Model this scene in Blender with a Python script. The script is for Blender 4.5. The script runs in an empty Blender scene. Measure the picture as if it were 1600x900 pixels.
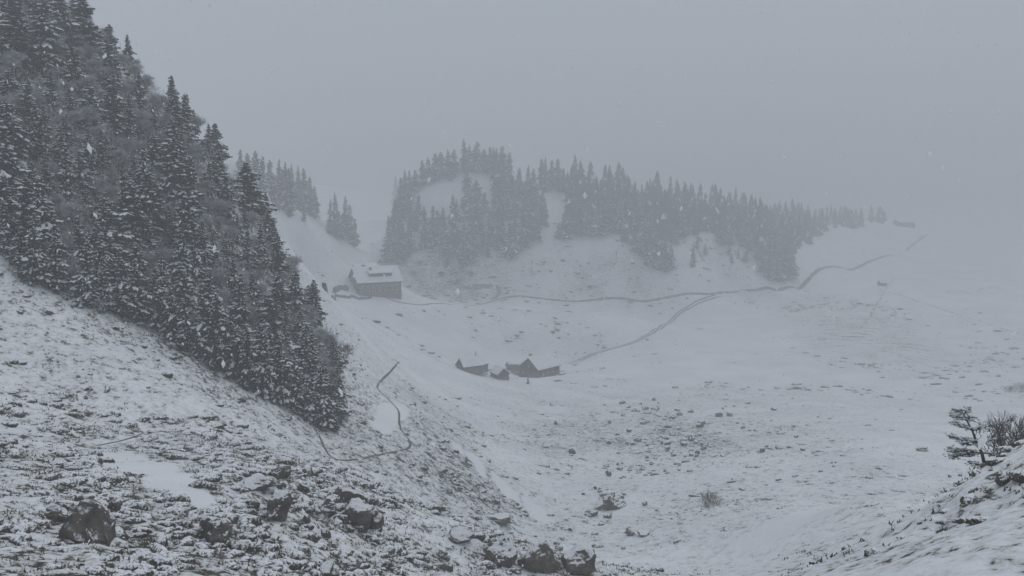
import bpy, bmesh, math, random
import numpy as np
from mathutils import Vector, Matrix, noise as mnoise

# ------------------------------------------------------------------ camera, sky, light
sc = bpy.context.scene
col = sc.collection
F = 1386.0                       # focal length in photo pixels (1600 wide)
PITCH = math.atan(150.0 / F)     # camera looks slightly down into the valley
cam_d = bpy.data.cameras.new('camera')
cam = bpy.data.objects.new('camera', cam_d)
col.objects.link(cam)
cam_d.sensor_width = 36.0
cam_d.lens = 36.0 * F / 1600.0
cam_d.clip_start = 0.2
cam_d.clip_end = 9000.0
cam.location = (0, 0, 0)
cam.rotation_euler = (math.pi / 2 - PITCH, 0, 0)
sc.camera = cam

SUN_EL, SUN_AZ = math.radians(62), math.radians(35)
world = bpy.data.worlds.new('World')
sc.world = world
world.use_nodes = True
wn, wl = world.node_tree.nodes, world.node_tree.links
wn.clear()
w_out = wn.new('ShaderNodeOutputWorld')
w_bg = wn.new('ShaderNodeBackground')
w_sky = wn.new('ShaderNodeTexSky')
w_sky.sky_type = 'NISHITA'
w_sky.sun_disc = False
w_sky.sun_elevation = SUN_EL
w_sky.sun_rotation = SUN_AZ
w_sky.dust_density = 4.0
w_mix = wn.new('ShaderNodeMixRGB')
w_mix.inputs[0].default_value = 0.96          # closed cloud cover
w_mix.inputs[2].default_value = (4.25, 4.78, 5.50, 1)
wl.new(w_sky.outputs[0], w_mix.inputs[1])
wl.new(w_mix.outputs[0], w_bg.inputs[0])
w_bg.inputs[1].default_value = 0.10
wl.new(w_bg.outputs[0], w_out.inputs[0])

sun_d = bpy.data.lights.new('sun', 'SUN')
sun_d.energy = 0.78
sun_d.angle = math.radians(60)
sun_d.color = (1.0, 0.985, 0.97)
sun = bpy.data.objects.new('sun', sun_d)
col.objects.link(sun)
sd = Vector((math.sin(SUN_AZ) * math.cos(SUN_EL), math.cos(SUN_AZ) * math.cos(SUN_EL), math.sin(SUN_EL)))
sun.rotation_euler = (-sd).to_track_quat('-Z', 'Y').to_euler()

sc.view_settings.view_transform = 'Standard'
sc.view_settings.look = 'None'
sc.view_settings.gamma = 1.0
sc.view_settings.exposure = 0.0
sc.view_settings.use_curve_mapping = False
sc.render.engine = 'CYCLES'
cy = sc.cycles
cy.use_denoising = True
cy.max_bounces = 4
cy.diffuse_bounces = 2
cy.volume_bounces = 1
cy.transparent_max_bounces = 8
HAZE = 0.0021
rnd = random.Random(7)

# ------------------------------------------------------------------ helpers
CP, SP = math.cos(PITCH), math.sin(PITCH)
def ray(px, py):
    u = (px - 800.0) / F; v = (450.0 - py) / F
    return (u, CP + v * SP, -SP + v * CP)
def P(px, py, d):
    r = ray(px, py); s = d / r[1]
    return (r[0] * s, d, r[2] * s)
def setp(o, label=None, cat=None, group=None, kind=None):
    if label: o['label'] = label
    if cat: o['category'] = cat
    if group: o['group'] = group
    if kind: o['kind'] = kind
    return o
def mesh_np(name, V, faces, mat=None, parent=None, smooth=False):
    me = bpy.data.meshes.new(name)
    me.from_pydata([tuple(v) for v in V], [], faces)
    if mat:
        for m in (mat if isinstance(mat, (list, tuple)) else [mat]): me.materials.append(m)
    if smooth: me.polygons.foreach_set('use_smooth', [True] * len(me.polygons))
    me.update()
    o = bpy.data.objects.new(name, me); col.objects.link(o)
    if parent: o.parent = parent
    return o
def empty(name, loc=(0, 0, 0), rz=0.0, s=1.0):
    o = bpy.data.objects.new(name, None); col.objects.link(o)
    o.location = loc; o.rotation_euler = (0, 0, rz); o.scale = (s, s, s)
    o.empty_display_size = 0.5
    return o
def link_copy(src, parent=None):
    c = src.copy(); col.objects.link(c); c.parent = parent
    return c

# gradient noise, vectorised
def _h(ix, iy, seed):
    n = (ix.astype(np.int64) * 374761393 + iy.astype(np.int64) * 668265263 + seed * 974634777) & 0xFFFFFFFF
    n = ((n ^ (n >> 13)) * 1274126177) & 0xFFFFFFFF
    return (n ^ (n >> 16)) & 0xFFFF
def pn(x, y, seed=0):
    x0 = np.floor(x); y0 = np.floor(y); fx = x - x0; fy = y - y0
    ux = fx * fx * fx * (fx * (fx * 6 - 15) + 10); uy = fy * fy * fy * (fy * (fy * 6 - 15) + 10)
    def g(ix, iy, dx, dy):
        a = _h(ix, iy, seed) * (2 * np.pi / 65536.0)
        return np.cos(a) * dx + np.sin(a) * dy
    a = g(x0, y0, fx, fy); b = g(x0 + 1, y0, fx - 1, fy)
    c = g(x0, y0 + 1, fx, fy - 1); d = g(x0 + 1, y0 + 1, fx - 1, fy - 1)
    return (a + ux * (b - a)) * (1 - uy) + (c + ux * (d - c)) * uy

# ------------------------------------------------------------------ materials
def new_mat(name):
    m = bpy.data.materials.new(name); m.use_nodes = True
    nt = m.node_tree; b = nt.nodes['Principled BSDF']
    b.inputs['Roughness'].default_value = 0.9
    b.inputs['Specular IOR Level'].default_value = 0.15
    return m, nt, b
def N(nt, t, **kw):
    n = nt.nodes.new(t)
    for k, v in kw.items(): setattr(n, k, v)
    return n
def ramp(nt, fac, stops):
    r = N(nt, 'ShaderNodeValToRGB'); e = r.color_ramp.elements
    while len(e) < len(stops): e.new(0.5)
    for i, (p, c) in enumerate(stops):
        e[i].position = p; e[i].color = (c[0], c[1], c[2], 1)
    nt.links.new(fac, r.inputs[0]); return r
def noise_node(nt, vec, scale, detail=4.0, rough=0.55):
    n = N(nt, 'ShaderNodeTexNoise'); n.inputs['Scale'].default_value = scale
    n.inputs['Detail'].default_value = detail; n.inputs['Roughness'].default_value = rough
    if vec is not None: nt.links.new(vec, n.inputs['Vector'])
    return n
def math_node(nt, op, a, b=None, clamp=False):
    n = N(nt, 'ShaderNodeMath', operation=op); n.use_clamp = clamp
    for i, v in enumerate((a, b)):
        if v is None: continue
        if isinstance(v, (int, float)): n.inputs[i].default_value = v
        else: nt.links.new(v, n.inputs[i])
    return n.outputs[0]
def smooth_mask(nt, val, lo, hi):
    m = N(nt, 'ShaderNodeMapRange', interpolation_type='SMOOTHSTEP')
    for i, v in enumerate((val, lo, hi)):
        if isinstance(v, (int, float)): m.inputs[i].default_value = v
        else: nt.links.new(v, m.inputs[i])
    return m.outputs[0]
def mix_rgb(nt, f, a, b):
    m = N(nt, 'ShaderNodeMixRGB')
    for i, v in enumerate((f, a, b)):
        if isinstance(v, (int, float)): m.inputs[i].default_value = v
        elif isinstance(v, tuple): m.inputs[i].default_value = (*v, 1)
        else: nt.links.new(v, m.inputs[i])
    return m.outputs[0]
SNOW = (0.80, 0.81, 0.83)

def ground_material():
    m, nt, b = new_mat('snowy_ground')
    geo = N(nt, 'ShaderNodeNewGeometry'); L = nt.links
    sep = N(nt, 'ShaderNodeSeparateXYZ'); L.new(geo.outputs['Position'], sep.inputs[0])
    cmb = N(nt, 'ShaderNodeCombineXYZ')
    L.new(sep.outputs[0], cmb.inputs[0]); L.new(sep.outputs[1], cmb.inputs[1])
    L.new(math_node(nt, 'MULTIPLY', sep.outputs[2], 1.7), cmb.inputs[2])   # stretches the pattern along the contours
    bare = N(nt, 'ShaderNodeAttribute', attribute_name='bare').outputs['Fac']
    bump = N(nt, 'ShaderNodeAttribute', attribute_name='tuft').outputs['Fac']
    n1 = noise_node(nt, cmb.outputs[0], 0.85, 9.0, 0.70).outputs[0]
    n2 = noise_node(nt, geo.outputs['Position'], 2.4, 5.0, 0.66).outputs[0]
    s = math_node(nt, 'ADD', math_node(nt, 'MULTIPLY', n1, 0.5), math_node(nt, 'MULTIPLY', n2, 0.5))
    s = math_node(nt, 'SUBTRACT', s, math_node(nt, 'MULTIPLY', bump, 0.10))
    thr = math_node(nt, 'SUBTRACT', 0.70, math_node(nt, 'MULTIPLY', bare, 0.235))
    mask = smooth_mask(nt, s, math_node(nt, 'SUBTRACT', thr, 0.045), math_node(nt, 'ADD', thr, 0.03))
    thin = smooth_mask(nt, s, math_node(nt, 'SUBTRACT', thr, 0.16), thr)
    n3 = noise_node(nt, geo.outputs['Position'], 0.9, 6.0, 0.7).outputs[0]
    grass = ramp(nt, n3, [(0.35, (0.030, 0.028, 0.022)), (0.55, (0.070, 0.062, 0.042)), (0.72, (0.12, 0.10, 0.065))]).outputs[0]
    nl = noise_node(nt, geo.outputs['Position'], 0.06, 3.0, 0.5).outputs[0]
    snow = mix_rgb(nt, smooth_mask(nt, nl, 0.35, 0.65), (0.74, 0.76, 0.785), (0.83, 0.84, 0.855))
    snow = mix_rgb(nt, math_node(nt, 'MULTIPLY', thin, 0.42), snow, (0.30, 0.29, 0.26))
    c = mix_rgb(nt, mask, snow, grass)
    L.new(c, b.inputs['Base Color'])
    bn = N(nt, 'ShaderNodeBump'); bn.inputs['Strength'].default_value = 0.7; bn.inputs['Distance'].default_value = 0.25
    L.new(s, bn.inputs['Height']); L.new(bn.outputs[0], b.inputs['Normal'])
    return m
def track_material(name, c1, c2, snowy):
    m, nt, b = new_mat(name)
    geo = N(nt, 'ShaderNodeNewGeometry')
    n = noise_node(nt, geo.outputs['Position'], 0.7, 6, 0.7).outputs[0]
    n2 = noise_node(nt, geo.outputs['Position'], 0.35, 5, 0.7).outputs[0]
    base = mix_rgb(nt, n, c1, c2)
    c = mix_rgb(nt, smooth_mask(nt, n2, 0.62 - snowy, 0.72 - snowy), base, SNOW)
    nt.links.new(c, b.inputs['Base Color'])
    return m
def rock_material():
    m, nt, b = new_mat('snowy_rock')
    geo = N(nt, 'ShaderNodeNewGeometry'); L = nt.links
    pos = geo.outputs['Position']
    n = noise_node(nt, pos, 1.3, 8, 0.65).outputs[0]
    rock = ramp(nt, n, [(0.3, (0.045, 0.041, 0.036)), (0.5, (0.125, 0.112, 0.092)), (0.62, (0.18, 0.158, 0.125)), (0.75, (0.26, 0.24, 0.21))]).outputs[0]
    n2 = noise_node(nt, pos, 0.8, 4, 0.6).outputs[0]
    rock = mix_rgb(nt, math_node(nt, 'MULTIPLY', smooth_mask(nt, n2, 0.5, 0.7), 0.6), rock, (0.055, 0.06, 0.03))
    sep = N(nt, 'ShaderNodeSeparateXYZ'); L.new(geo.outputs['Normal'], sep.inputs[0])
    n3 = noise_node(nt, pos, 2.2, 6, 0.65).outputs[0]
    up = math_node(nt, 'ADD', sep.outputs[2], math_node(nt, 'MULTIPLY', math_node(nt, 'SUBTRACT', n3, 0.5), 0.85))
    c = mix_rgb(nt, smooth_mask(nt, up, 0.56, 0.70), rock, SNOW)
    L.new(c, b.inputs['Base Color'])
    bn = N(nt, 'ShaderNodeBump'); bn.inputs['Strength'].default_value = 0.9; bn.inputs['Distance'].default_value = 0.2
    L.new(noise_node(nt, pos, 3.0, 8, 0.7).outputs[0], bn.inputs['Height']); L.new(bn.outputs[0], b.inputs['Normal'])
    return m
def noisy(name, c1, c2, scale, rough=0.9):
    m, nt, b = new_mat(name)
    geo = N(nt, 'ShaderNodeNewGeometry')
    n = noise_node(nt, geo.outputs['Position'], scale, 5, 0.65).outputs[0]
    nt.links.new(ramp(nt, n, [(0.32, c1), (0.68, c2)]).outputs[0], b.inputs['Base Color'])
    b.inputs['Roughness'].default_value = rough
    return m
def needle_material():
    m, nt, b = new_mat('spruce_needles')
    geo = N(nt, 'ShaderNodeNewGeometry'); oi = N(nt, 'ShaderNodeObjectInfo')
    n = noise_node(nt, geo.outputs['Position'], 1.4, 3, 0.6).outputs[0]
    a = ramp(nt, n, [(0.3, (0.008, 0.012, 0.009)), (0.7, (0.032, 0.041, 0.026))]).outputs[0]
    bb = ramp(nt, n, [(0.3, (0.014, 0.016, 0.012)), (0.7, (0.050, 0.052, 0.035))]).outputs[0]
    nt.links.new(mix_rgb(nt, oi.outputs['Random'], a, bb), b.inputs['Base Color'])
    return m
M = dict(
    ground=ground_material(), rock=rock_material(), needles=needle_material(),
    snow=noisy('fresh_snow', (0.70, 0.72, 0.75), (0.84, 0.85, 0.86), 0.6),
    flake=noisy('snow_flake', (0.92, 0.93, 0.94), (0.97, 0.97, 0.97), 9),
    bark=noisy('bark', (0.025, 0.020, 0.016), (0.085, 0.070, 0.055), 3.0),
    frost=noisy('frosted_twigs', (0.17, 0.17, 0.17), (0.68, 0.69, 0.71), 1.6),
    twig=noisy('bare_twigs', (0.035, 0.03, 0.026), (0.17, 0.16, 0.145), 2.0),
    timber=noisy('weathered_timber', (0.024, 0.018, 0.015), (0.072, 0.056, 0.046), 1.2),
    shingle=noisy('shingle_wall', (0.050, 0.034, 0.027), (0.105, 0.074, 0.058), 1.0),
    stonewall=noisy('stone_masonry', (0.06, 0.058, 0.055), (0.20, 0.19, 0.175), 1.1),
    pane=noisy('window_glass', (0.020, 0.022, 0.026), (0.05, 0.055, 0.06), 0.5, 0.25),
    trim=noisy('pale_trim', (0.45, 0.43, 0.40), (0.60, 0.58, 0.55), 1.0),
    redwood=noisy('reddish_boards', (0.10, 0.055, 0.042), (0.15, 0.09, 0.07), 1.3),
    grass=noisy('dead_grass', (0.045, 0.038, 0.024), (0.14, 0.115, 0.07), 0.9),
    track=track_material('gravel_track', (0.075, 0.07, 0.066), (0.18, 0.17, 0.16), 0.05),
    path=track_material('muddy_path', (0.09, 0.08, 0.066), (0.19, 0.17, 0.145), 0.05),
    faint=track_material('trodden_snow_path', (0.22, 0.21, 0.20), (0.34, 0.33, 0.32), 0.17),
    lot=track_material('gravel_lot', (0.13, 0.13, 0.125), (0.24, 0.24, 0.235), 0.08),
)

# ------------------------------------------------------------------ terrain heights
CPTS = [  # photo pixel + metres ahead
 # near left foreground
 (0,900,50),(150,900,52),(300,900,56),(450,900,64),(600,900,78),(720,900,92),
 (0,830,60),(150,830,63),(300,830,70),(450,830,80),(560,830,88),
 (0,750,76),(120,750,78),(250,750,85),(330,780,78),(400,750,90),(500,750,100),(600,830,92),
 (180,705,97),(0,690,92),(330,700,105),(240,668,114),(0,600,112),(120,600,118),(250,600,124),(380,640,130),
 (0,500,128),(120,500,134),(250,560,138),(0,400,141),(60,435,143),(150,478,146),(280,548,149),(400,610,151),(500,690,150),
 (450,700,138),(535,672,163),(560,715,147),(640,703,165),(625,640,190),(600,600,215),(622,565,252),(560,590,205),(540,560,215),
 # forested spur: crest and face
 (532,630,176),(508,545,190),(466,470,200),(412,375,205),(342,265,208),(262,175,210),(210,122,212),(140,52,214),(70,-8,214),(0,-68,214),
 (0,200,172),(100,250,174),(200,340,175),(300,430,174),(400,530,172),(470,600,168),
 # gully and brow on the near side of the basin
 (650,760,128),(720,815,108),(780,815,106),(842,870,100),(904,880,100),(985,884,103),(650,850,94),(780,900,93),(900,900,95),
 (700,700,185),(750,740,180),(800,790,172),(850,830,165),(900,840,163),(700,640,245),(760,680,222),(820,740,205),
 # basin
 (1000,830,165),(1000,760,198),(1000,700,235),(1000,640,285),(1000,600,322),(1100,830,155),(1100,760,190),(1100,680,245),(1100,610,315),
 (900,740,210),(890,700,232),(880,650,272),(860,620,305),(1200,790,165),(1200,720,212),(1200,640,282),(1150,870,132),(1000,880,140),
 (1260,795,160),(1330,755,180),(1400,722,198),(1450,702,215),(1300,640,283),(1400,640,284),(1500,640,286),(1300,580,345),(1450,580,345),(1600,600,322),(1500,672,240),
 # near right slope and ridge
 (1210,832,140),(1300,840,106),(1100,900,112),(1200,900,95),(1300,900,84),(1400,900,62),(1500,900,42),(1600,900,27),
 (1350,800,122),(1400,800,100),(1400,760,134),(1500,800,54),(1500,752,64),(1600,800,34),(1600,720,45),(1560,760,40),(1540,728,46),(1570,688,51),(1600,650,58),
 # valley floor
 (720,580,348),(800,590,346),(870,580,350),(780,560,388),(890,567,398),(866,581,360),(850,586,354),(950,545,392),(1030,510,437),(1110,465,505),(1160,452,525),(1240,450,545),
 (650,560,300),(680,600,285),(560,520,300),(620,520,345),(540,480,380),(700,520,390),(760,500,415),(850,520,405),(800,478,455),(880,490,440),(960,490,450),
 (1000,560,372),(1100,540,392),(1200,540,392),(1300,520,412),(1400,510,420),(1500,530,400),(1600,520,410),
 (1250,480,470),(1350,460,515),(1450,450,535),(1600,450,530),(1320,420,630),(1400,395,750),(1450,365,930),(1600,400,700),(1520,360,960),(1600,340,1150),
 # inn terrace
 (545,470,465),(590,460,478),(640,472,470),(700,474,475),(770,468,486),(900,466,495),(1000,464,502),(520,470,440),(640,440,498),(735,452,495),
 # second ridge behind the spur
 (430,470,370),(470,430,400),(440,370,395),(420,300,385),(470,330,415),(520,360,440),(560,388,465),(530,430,440),(400,280,385),(360,250,380),(560,430,478),
 # knob
 (620,405,508),(680,385,515),(730,415,503),(790,400,508),(840,365,524),(880,372,522),(950,366,528),(1010,400,520),(1035,424,514),(1080,416,520),
 (1140,382,545),(1190,425,535),(1230,437,545),(1245,425,560),(780,440,497),(900,420,510),(960,420,510),
 (640,320,535),(690,300,540),(740,290,545),(640,290,550),(690,268,560),(740,258,560),(800,275,570),(760,330,530),(850,340,545),(850,310,570),(870,285,610),(930,300,620),
 (1000,310,640),(1060,325,660),(1000,340,580),(1100,345,620),(1200,350,680),(1200,335,760),(1300,338,860),(1380,344,900),(1260,375,640),(1320,365,760),
 # behind the inn, gorge
 (590,395,535),(600,375,590),(560,385,560),(620,350,560),
]
WPTS = [  # hidden or out-of-frame ground, metres
 (0,0,-1.7),(0,6,-5.2),(0,14,-9),(-12,10,-7),(8,10,-7),(0,30,-16.5),(-16,30,-17),(10,26,-14),(22,16,-9.5),(35,35,-11),(48,45,-13),(70,50,-14),(-26,40,-20.5),(-45,40,-14),(0,45,-23),
 (0,-40,10),(-60,-30,8),(60,-30,5),(-60,20,-2),(-75,60,-8),(-110,90,4),(-130,130,22),(-140,170,45),(-150,215,64),(-190,230,72),(-240,200,78),(-220,120,48),(-300,300,80),(-400,150,80),(-200,0,20),
 (-150,270,55),(-110,245,34),(-85,240,10),(-60,235,-14),(-120,300,25),(-140,340,30),(-190,350,60),(-160,390,24),(-250,420,70),(-200,480,20),(-130,430,0),
 (-45,215,-34),(-30,205,-45),
 (-110,480,-14),(-105,520,-22),(-130,560,-20),(-90,600,-30),(-150,650,-10),(-60,680,-20),(-300,600,50),(-300,800,40),
 (20,120,-54),(0,118,-52),(35,125,-55),(-15,130,-50),
 (29,60,-21),(36,66,-21.5),(46,76,-26),(36,76,-33),(58,92,-38),(40,62,-16.5),(55,70,-20),(75,100,-44),(90,140,-55),(110,190,-61),(150,250,-65),(130,80,-30),(200,150,-50),(300,300,-60),(250,60,-20),
 (-40,640,10),(0,650,2),(60,720,-8),(120,800,-20),(0,800,-25),(200,1000,-30),(-200,1200,0),
 (400,500,-58),(500,800,-48),(600,1100,-40),(300,1400,-34),(0,1600,-20),(800,600,-40),(800,300,-30),(1200,900,-30),
 (-800,400,70),(-800,1200,60),(0,2600,-10),(1500,2200,-20),(-1500,2200,40),(2600,500,-20),(-2600,500,60),(0,-600,40),(1500,-1200,30),(-1500,-1200,60),
]
def nearer(d):      # the near slopes are closer than first guessed: young trees of 7 to 13 m set the scale there
    t = min(1.0, max(0.0, (d - 170.0) / 230.0)); return 0.66 + 0.34 * t * t * (3 - 2 * t)
def near_scale(d):  # the same factor from a finished distance
    return float(np.interp(d, [112, 150, 200, 255, 335, 400], [0.66, 0.70, 0.775, 0.87, 0.96, 1.0]))
pts = np.array([P(a, b, d * nearer(d)) for a, b, d in CPTS] + [tuple(np.array(v) * (nearer(math.hypot(v[0], v[1])) if max(abs(v[0]), abs(v[1])) > 1 else 1)) for v in WPTS], float)
def _ker(r2):
    return np.where(r2 > 0, 0.5 * r2 * np.log(np.maximum(r2, 1e-12)), 0.0)
SC = 100.0
cxy = pts[:, :2] / SC
n_ = len(cxy)
K = _ker(((cxy[:, None] - cxy[None]) ** 2).sum(-1))
rr = np.hypot(pts[:, 0], pts[:, 1])
K += np.diag(0.004 + 0.00 * rr)
A = np.zeros((n_ + 3, n_ + 3)); A[:n_, :n_] = K
A[:n_, n_] = 1; A[:n_, n_ + 1:] = cxy; A[n_, :n_] = 1; A[n_ + 1:, :n_] = cxy.T
sol = np.linalg.solve(A, np.concatenate([pts[:, 2], [0, 0, 0]]))
def base_z(x, y):
    x = np.asarray(x, float).ravel() / SC; y = np.asarray(y, float).ravel() / SC
    out = np.empty_like(x)
    for i in range(0, len(x), 20000):
        xs, ys = x[i:i + 20000], y[i:i + 20000]
        r2 = (xs[:, None] - cxy[None, :, 0]) ** 2 + (ys[:, None] - cxy[None, :, 1]) ** 2
        np.maximum(r2, 1e-12, out=r2)
        out[i:i + 20000] = (0.5 * r2 * np.log(r2)) @ sol[:n_] + sol[n_] + sol[n_ + 1] * xs + sol[n_ + 2] * ys
    return out
def lump(x, y):      # broad unevenness of the meadows, metres
    r = np.hypot(x, y)
    a = np.clip(r / 400.0, 0.12, 1.0) * (1 - 0.65 * np.clip((r - 450) / 250.0, 0, 1))
    for cx_, cy_, rr_ in ((5, 340, 30), (-70, 485, 28)): a = a * (1 - 0.9 * np.exp(-((x - cx_) ** 2 + (y - cy_) ** 2) / rr_ ** 2))
    return a * (2.3 * pn(x / 38.0, y / 38.0, 3) + 0.8 * pn(x / 15.0, y / 15.0, 4))
def gz(x, y):
    x = np.asarray(x, float); y = np.asarray(y, float)
    z = base_z(x, y).reshape(x.shape)
    return z + lump(x, y)
def gz1(x, y): return float(gz(np.array([x]), np.array([y]))[0])
_T = np.concatenate([np.arange(9, 320, 0.6), np.arange(320, 1200, 2.0)])
def hit(px, py):
    # ground point seen at a photo pixel
    r = ray(px, py); x = r[0] / r[1] * _T; z = r[2] / r[1] * _T
    g = gz(x, _T); k = np.nonzero(z < g)[0]
    i = int(k[0]) if len(k) else len(_T) - 1
    if 0 < i:
        a = (z - g)[i - 1]; b = (g - z)[i]; t = a / (a + b) if a + b > 0 else 0.5
        d = _T[i - 1] + t * (_T[i] - _T[i - 1])
    else: d = _T[i]
    x = r[0] / r[1] * d
    return Vector((x, d, gz1(x, d)))

def crest(px, d0=15.0, d1=60.0):      # top of the near shoulder in the direction of a photo column
    d = np.arange(d0, d1, 0.5); r = ray(px, 700); x = r[0] / r[1] * d; g = gz(x, d); i = int(np.argmax(g / d))
    return Vector((float(x[i]), float(d[i]), float(g[i])))
# ------------------------------------------------------------------ roads and paths (lines on the ground)
def smooth_line(pix, n=10):
    q = [hit(*p) for p in pix]
    q = [q[0] * 2 - q[1]] + q + [q[-1] * 2 - q[-2]]
    out = []
    for i in range(1, len(q) - 2):
        for k in range(n):
            t = k / n; p0, p1, p2, p3 = q[i - 1:i + 3]
            out.append(0.5 * ((2 * p1) + (p2 - p0) * t + (2 * p0 - 5 * p1 + 4 * p2 - p3) * t * t + (3 * p1 - p0 - 3 * p2 + p3) * t ** 3))
    out.append(q[-2])
    return [(v.x, v.y) for v in out]
LINES = dict(
    inn_road=(smooth_line([(596,462),(625,472),(660,476),(700,475),(770,470),(860,468),(950,466),(1050,463),(1110,459),(1160,452)]), 1.6),
    far_road=(smooth_line([(1158,452),(1195,450),(1240,449),(1330,421),(1450,366)]), 2.2),
    hut_track=(smooth_line([(884,566),(920,556),(970,541),(1015,522),(1050,500),(1080,478),(1110,465),(1128,460)]), 2.6),
    side_track=(smooth_line([(765,468),(776,462),(780,452),(765,447),(735,449),(712,450)]), 2.6),
    footpath=(smooth_line([(612,562),(624,566),(610,580),(594,596),(590,606),(606,622),(622,640),(624,660),(628,672),(640,688),(638,699),(620,704),(585,711),(545,718),(520,714),(508,700),(500,682),(488,664)]), 0.56),
    cattle_path=(smooth_line([(1372,452),(1420,466),(1480,486),(1540,504),(1600,524)]), 1.3),
    valley_path=(smooth_line([(1396,432),(1378,462),(1362,490),(1340,518)]), 1.3),
    near_path=(smooth_line([(140,697),(165,692),(200,684),(235,670)]), 0.30),
)
def line_dist(x, y, line):
    d2 = np.full(x.shape, 1e9)
    L = np.array(line)
    b0 = L.min(0) - 15; b1 = L.max(0) + 15
    idx = np.nonzero((x > b0[0]) & (x < b1[0]) & (y > b0[1]) & (y < b1[1]))[0]
    if len(idx) == 0: return d2
    xs, ys = x[idx], y[idx]; best = np.full(len(idx), 1e9)
    for (ax, ay), (bx, by) in zip(line[:-1], line[1:]):
        dx, dy = bx - ax, by - ay; ll = dx * dx + dy * dy + 1e-9
        t = np.clip(((xs - ax) * dx + (ys - ay) * dy) / ll, 0, 1)
        best = np.minimum(best, (xs - ax - t * dx) ** 2 + (ys - ay - t * dy) ** 2)
    d2[idx] = best
    return np.sqrt(d2)

# ------------------------------------------------------------------ ground mesh
# how much withered grass shows through the snow: (pixel on the ground, half-widths in metres, value)
BARE = [ (120,850,42,26,0.80),(330,860,30,22,0.80),(500,850,26,20,0.74),(640,880,22,16,0.62),(820,870,18,14,0.70),(450,760,22,14,0.72),
 (80,780,28,14,0.70),(380,715,26,9,0.62),(150,560,50,22,0.44),(60,450,35,18,0.44),(300,620,36,14,0.46),(420,665,18,10,0.68),(100,640,40,10,0.46),(300,430,40,30,0.95),(150,330,40,40,0.95),(420,560,30,20,0.95),(60,250,40,40,0.95),(250,280,40,30,0.95),(480,610,14,16,0.9),(520,700,12,10,0.62),(470,680,14,8,0.7),
 (560,660,14,22,0.5),(680,690,8,40,0.85),(670,640,11,36,0.66),(690,740,13,24,0.85),(745,775,7,16,0.85),(650,670,9,26,0.8),(620,770,22,16,0.42),(600,740,14,10,0.3),
 (1010,680,34,45,0.78),(960,640,30,30,0.45),(1090,640,50,40,0.52),(1200,640,50,50,0.40),(1080,720,34,24,0.5),(900,760,34,24,0.35),(1120,790,26,12,0.5),(1250,740,34,22,0.45),(1340,770,30,10,0.5),
 (1500,860,26,26,0.50),(1400,860,26,22,0.48),(1590,760,16,16,0.54),(1480,780,20,20,0.5),(1300,880,26,22,0.42),(1150,890,26,14,0.4),(1540,735,5,8,0.7),
 (1330,500,22,50,0.62),(1390,545,26,34,0.64),(1500,560,60,40,0.4),
 (850,505,26,26,0.42),(760,490,20,20,0.35),(700,430,26,16,0.80),(670,440,16,12,0.75),(740,420,22,14,0.80),(820,440,30,12,0.45),(920,435,34,10,0.58),(1000,440,26,10,0.5),(1110,400,30,18,0.5),(1170,400,20,14,0.52),
 (680,560,34,40,0.34),(530,545,18,26,0.5),(620,640,14,30,0.2) ]
PATCH = [ (192,715,1.5,1.5,0.3),(228,731,2.1,2.4,0.4),(266,752,1.9,2.6,0.4),(297,772,1.2,2.4,0.5),(311,787,0.55,1.5,0.4),
 (1215,828,2.7,5.0,-0.5),(1180,846,2.3,2.6,-0.3),(1247,806,1.6,4.0,-0.5),(860,640,4,8,0),(605,655,1.4,6,0),(625,640,1.1,6,0) ]  # lying drifts of clean snow
for k_ in range(7): PATCH.append((715 + 21 * k_ + (0, 5, -6, 3, -4, 6, 0)[k_], 700 + 17 * k_, (0.7, 1.1, 0.6, 1.0, 1.3, 0.9, 1.2)[k_], 2.4, 0.2))    # snow lying in the gully
FAN = math.radians(41)
ang = np.concatenate([np.linspace(-FAN, FAN, 640), np.linspace(FAN, 2 * np.pi - FAN, 44)[1:-1]])
rad = np.concatenate([np.linspace(0.4, 15, 20)[:-1], np.linspace(15, 85, 350)[:-1], np.linspace(85, 230, 270)[:-1],
                      np.linspace(230, 720, 280)[:-1], np.geomspace(720, 3200, 50)])
na, nr = len(ang), len(rad)
AA, RR = np.meshgrid(ang, rad)          # rows: radius
X = (np.sin(AA) * RR).ravel(); Y = (np.cos(AA) * RR).ravel()
Zb = base_z(X, Y); Z = Zb + lump(X, Y)
rough = np.zeros_like(X); bare = np.full_like(X, 0.10)
R_ = np.hypot(X, Y)
bare = np.where(R_ > 310, 0.16, 0.24) + np.where(R_ > 250, 0.35, 0.1) * pn(X / 34.0, Y / 60.0, 41)  # broad far noise paints shading of the valley floor into the snow colour
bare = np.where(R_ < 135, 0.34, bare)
wob = 1 + 0.45 * pn(X / 9.0, Y / 9.0, 21) + 0.3 * pn(X / 3.0, Y / 3.0, 22)
acc = np.zeros_like(X); wsum = np.zeros_like(X)
for (px, py, rx, ry, v) in BARE:
    c = hit(px, py); kk_ = near_scale(c.y); rx *= kk_; ry *= kk_
    q = ((X - c.x) / rx) ** 2 + ((Y - c.y) / ry) ** 2
    w = np.exp(-q * 1.2); acc += w * v; wsum += w
w0 = 0.25
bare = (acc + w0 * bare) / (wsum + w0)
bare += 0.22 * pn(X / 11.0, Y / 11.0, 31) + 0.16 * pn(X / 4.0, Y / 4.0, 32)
patch = np.zeros_like(X)
for (px, py, rx, ry, rot) in PATCH:
    c = hit(px, py)
    dx, dy = X - c.x, Y - c.y
    ex = dx * math.cos(rot) + dy * math.sin(rot); ey = -dx * math.sin(rot) + dy * math.cos(rot)
    q = np.sqrt((ex / rx) ** 2 + (ey / ry) ** 2) * wob
    patch = np.maximum(patch, 1 - np.clip((q - 0.75) / 0.5, 0, 1))
road = np.zeros_like(X)
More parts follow.
